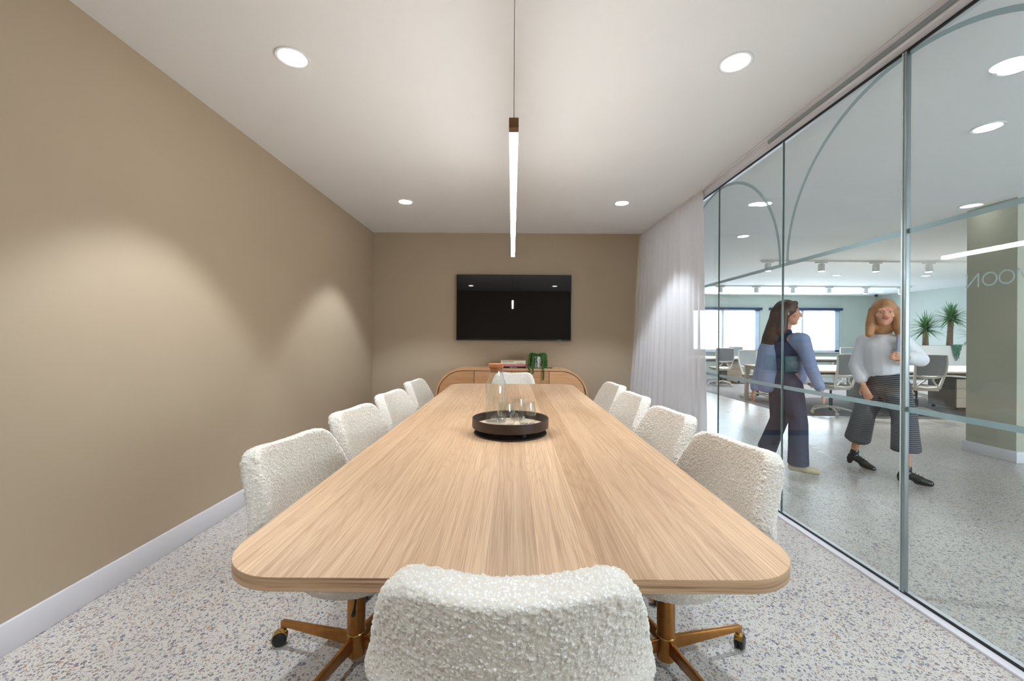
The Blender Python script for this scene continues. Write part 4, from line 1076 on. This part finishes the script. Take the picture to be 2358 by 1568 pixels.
    h2.cap(T(0.02, 0.055, 0.092), 0.026, T(0.06, 0.02, 0.07), 0.026); h2.cap(T(-0.02, 0.055, 0.092), 0.026, T(-0.06, 0.02, 0.07), 0.026)
    shift(h2, root); remeshed(h2, 'hair', 'hair_dark', t, 0.008, 4)
    # small pouch hanging at the waist
    q = MB().box(-0.06, 0.075, -0.012, 0.012, -0.075, 0.075).build('pouch', 'green_card', t, bevel=0.008)
    pc = g(1820, 838, 3.74)-root; q.location = pc
woman_blue()

def woman_white():
    g = lambda px, py, d=3.62: AT(px, py, d)
    root = V3(g(2050, 1080).x, 3.62, 0)
    t = thing('person', 'smiling woman in white sweater and dark striped trousers walking behind the glass', 'person', root)
    hd = g(2036, 722, 3.58); neck = g(2034, 772, 3.64); chest = g(2032, 805, 3.64); waist = g(2035, 845, 3.66); hip = g(2040, 880, 3.66)
    shL = g(1992, 786, 3.78); shR = g(2078, 788, 3.50)
    elL = g(1972, 842, 3.80); haL = g(1988, 886, 3.70); elR = g(2118, 828, 3.46); haR = g(2080, 822, 3.28)
    hipL = g(2020, 885, 3.74); hipR = g(2060, 885, 3.58)
    knL = g(1990, 950, 3.80); anL = g(1968, 1034, 3.98); knR = g(2082, 960, 3.52); anR = g(2088, 1072, 3.52)
    look = Vector((-0.58, -0.80, 0.03)); upv = Vector((0.02, 0, 1))
    bd = MB(); T, rot = head(bd, hd, look, upv)
    bd.cap(hd-Vector((0, 0, 0.06)), 0.045, neck, 0.050); bd.cap(neck, 0.06, chest, 0.10, flat=0.8)
    bd.cap(shL, 0.045, elL, 0.036); bd.cap(elL, 0.034, haL, 0.022); bd.cap(shR, 0.045, elR, 0.036); bd.cap(elR, 0.034, haR, 0.022)
    bd.cap(shL, 0.055, shR, 0.055); bd.cap(chest, 0.11, waist, 0.095); bd.cap(waist, 0.10, hip, 0.12)
    for hp, kn, an in ((hipR, knR, anR), (hipL, knL, anL)): bd.cap(hp, 0.075, kn, 0.052); bd.cap(kn, 0.050, an, 0.030)
    hand(bd, haL, (haL-elL), Vector((0.8, 0.3, -0.1)), 0.95, 0.35, -1)
    hand(bd, haR, (haR-elR), Vector((-0.2, 0.9, 0.1)), 0.95, 0.7, 1)
    shift(bd, root); remeshed(bd, 'body', 'skin', t, 0.0065, 3)
    face_bits(T, rot, 1.0, root, t, 0.006)
    s_ = MB(); s_.cap(neck+Vector((0, 0, -0.005)), 0.075, chest, 0.125, flat=0.9); s_.cap(chest, 0.128, waist-Vector((0, 0, 0.01)), 0.132)
    s_.cap(shL, 0.070, shR, 0.070)
    for a_, b2, c2 in ((shL, elL, haL), (shR, elR, haR)):
        s_.cap(a_, 0.068, b2, 0.062); s_.cap(b2, 0.062, b2.lerp(c2, 0.66), 0.052)
    shift(s_, root); remeshed(s_, 'sweater', 'white_knit', t, 0.009, 5)
    p_ = MB(); p_.cap(waist, 0.112, hip, 0.138, flat=0.9)
    for hp, kn, an in ((hipR, knR, anR), (hipL, knL, anL)):
        p_.cap(hp, 0.104, kn, 0.088); p_.tube([kn.lerp(hp, 0.1), kn, kn.lerp(an, 0.4), kn.lerp(an, 0.70)], [0.084, 0.086, 0.094, 0.102], 20)
    shift(p_, root); remeshed(p_, 'striped_trousers', 'striped', t, 0.009, 4)
    for an, dr in ((anR, Vector((0.70, -0.68, 0))), (anL, Vector((0.55, -0.75, -0.25)))):
        dr = dr.normalized(); q = MB(); gz = 0.0 if an is anR else an.z-0.15
        h_ = V3(an.x, an.y, gz+0.075)
        q.cap(h_-dr*0.035-Vector((0, 0, 0.03)), 0.030, h_-dr*0.02, 0.036); q.cap(h_, 0.036, h_+dr*0.09-Vector((0, 0, 0.03)), 0.032)
        q.cap(h_+dr*0.07-Vector((0, 0, 0.034)), 0.038, h_+dr*0.140-Vector((0, 0, 0.044)), 0.028)
        q.cap(h_-dr*0.01, 0.036, V3(an.x, an.y, gz+0.13), 0.036)
        q.cap(V3(*(h_-dr*0.04).xy, gz+0.024), 0.022, V3(*(h_-dr*0.035).xy, gz+0.06), 0.028)
        shift(q, root)
        if an is anR: q.v = [(x, y, max(z, 0.004)) for x, y, z in q.v]
        bo = remeshed(q, 'ankle_boot', 'black_leather', t, 0.006, 2)
        lc = MB()
        for k in range(4):
            p = h_+dr*(0.03+0.022*k)+Vector((0, 0, 0.036-0.011*k))-root; sd = Vector((-dr.y, dr.x, 0))
            lc.tube([p-sd*0.016, p+Vector((0, 0, 0.006)), p+sd*0.016], 0.0022, 6)
        lc.build('laces', 'black_plastic', bo)
    h2 = MB(); h2.ball(T(0, -0.020, 0.040), (0.090, 0.102, 0.098), 18, 12, rot)
    h2.cap(T(0, -0.06, 0.01), 0.080, T(0, -0.06, -0.12), 0.082)
    for q in (-1, 1):
        h2.cap(T(q*0.072, -0.01, 0.03), 0.036, T(q*0.088, 0.005, -0.10), 0.040); h2.cap(T(q*0.088, 0.005, -0.10), 0.040, T(q*0.098, 0.03, -0.185), 0.030)
        h2.cap(T(q*0.012, 0.058, 0.094), 0.026, T(q*0.062, 0.03, 0.055), 0.024)
    shift(h2, root); remeshed(h2, 'hair', 'hair_blonde', t, 0.008, 4)
    return T
woman_white()
fo = MB().box(-0.075, 0.075, -0.008, 0.008, -0.11, 0.11).build('document_folder', 'grey_folder', bevel=0.004)
fp = AT(2078, 802, 3.46); fo.location = fp; fo.rotation_euler = (0, 0.1, 0.3)
tag(fo, 'grey document folder held to her side by the woman in the white sweater', 'folder')
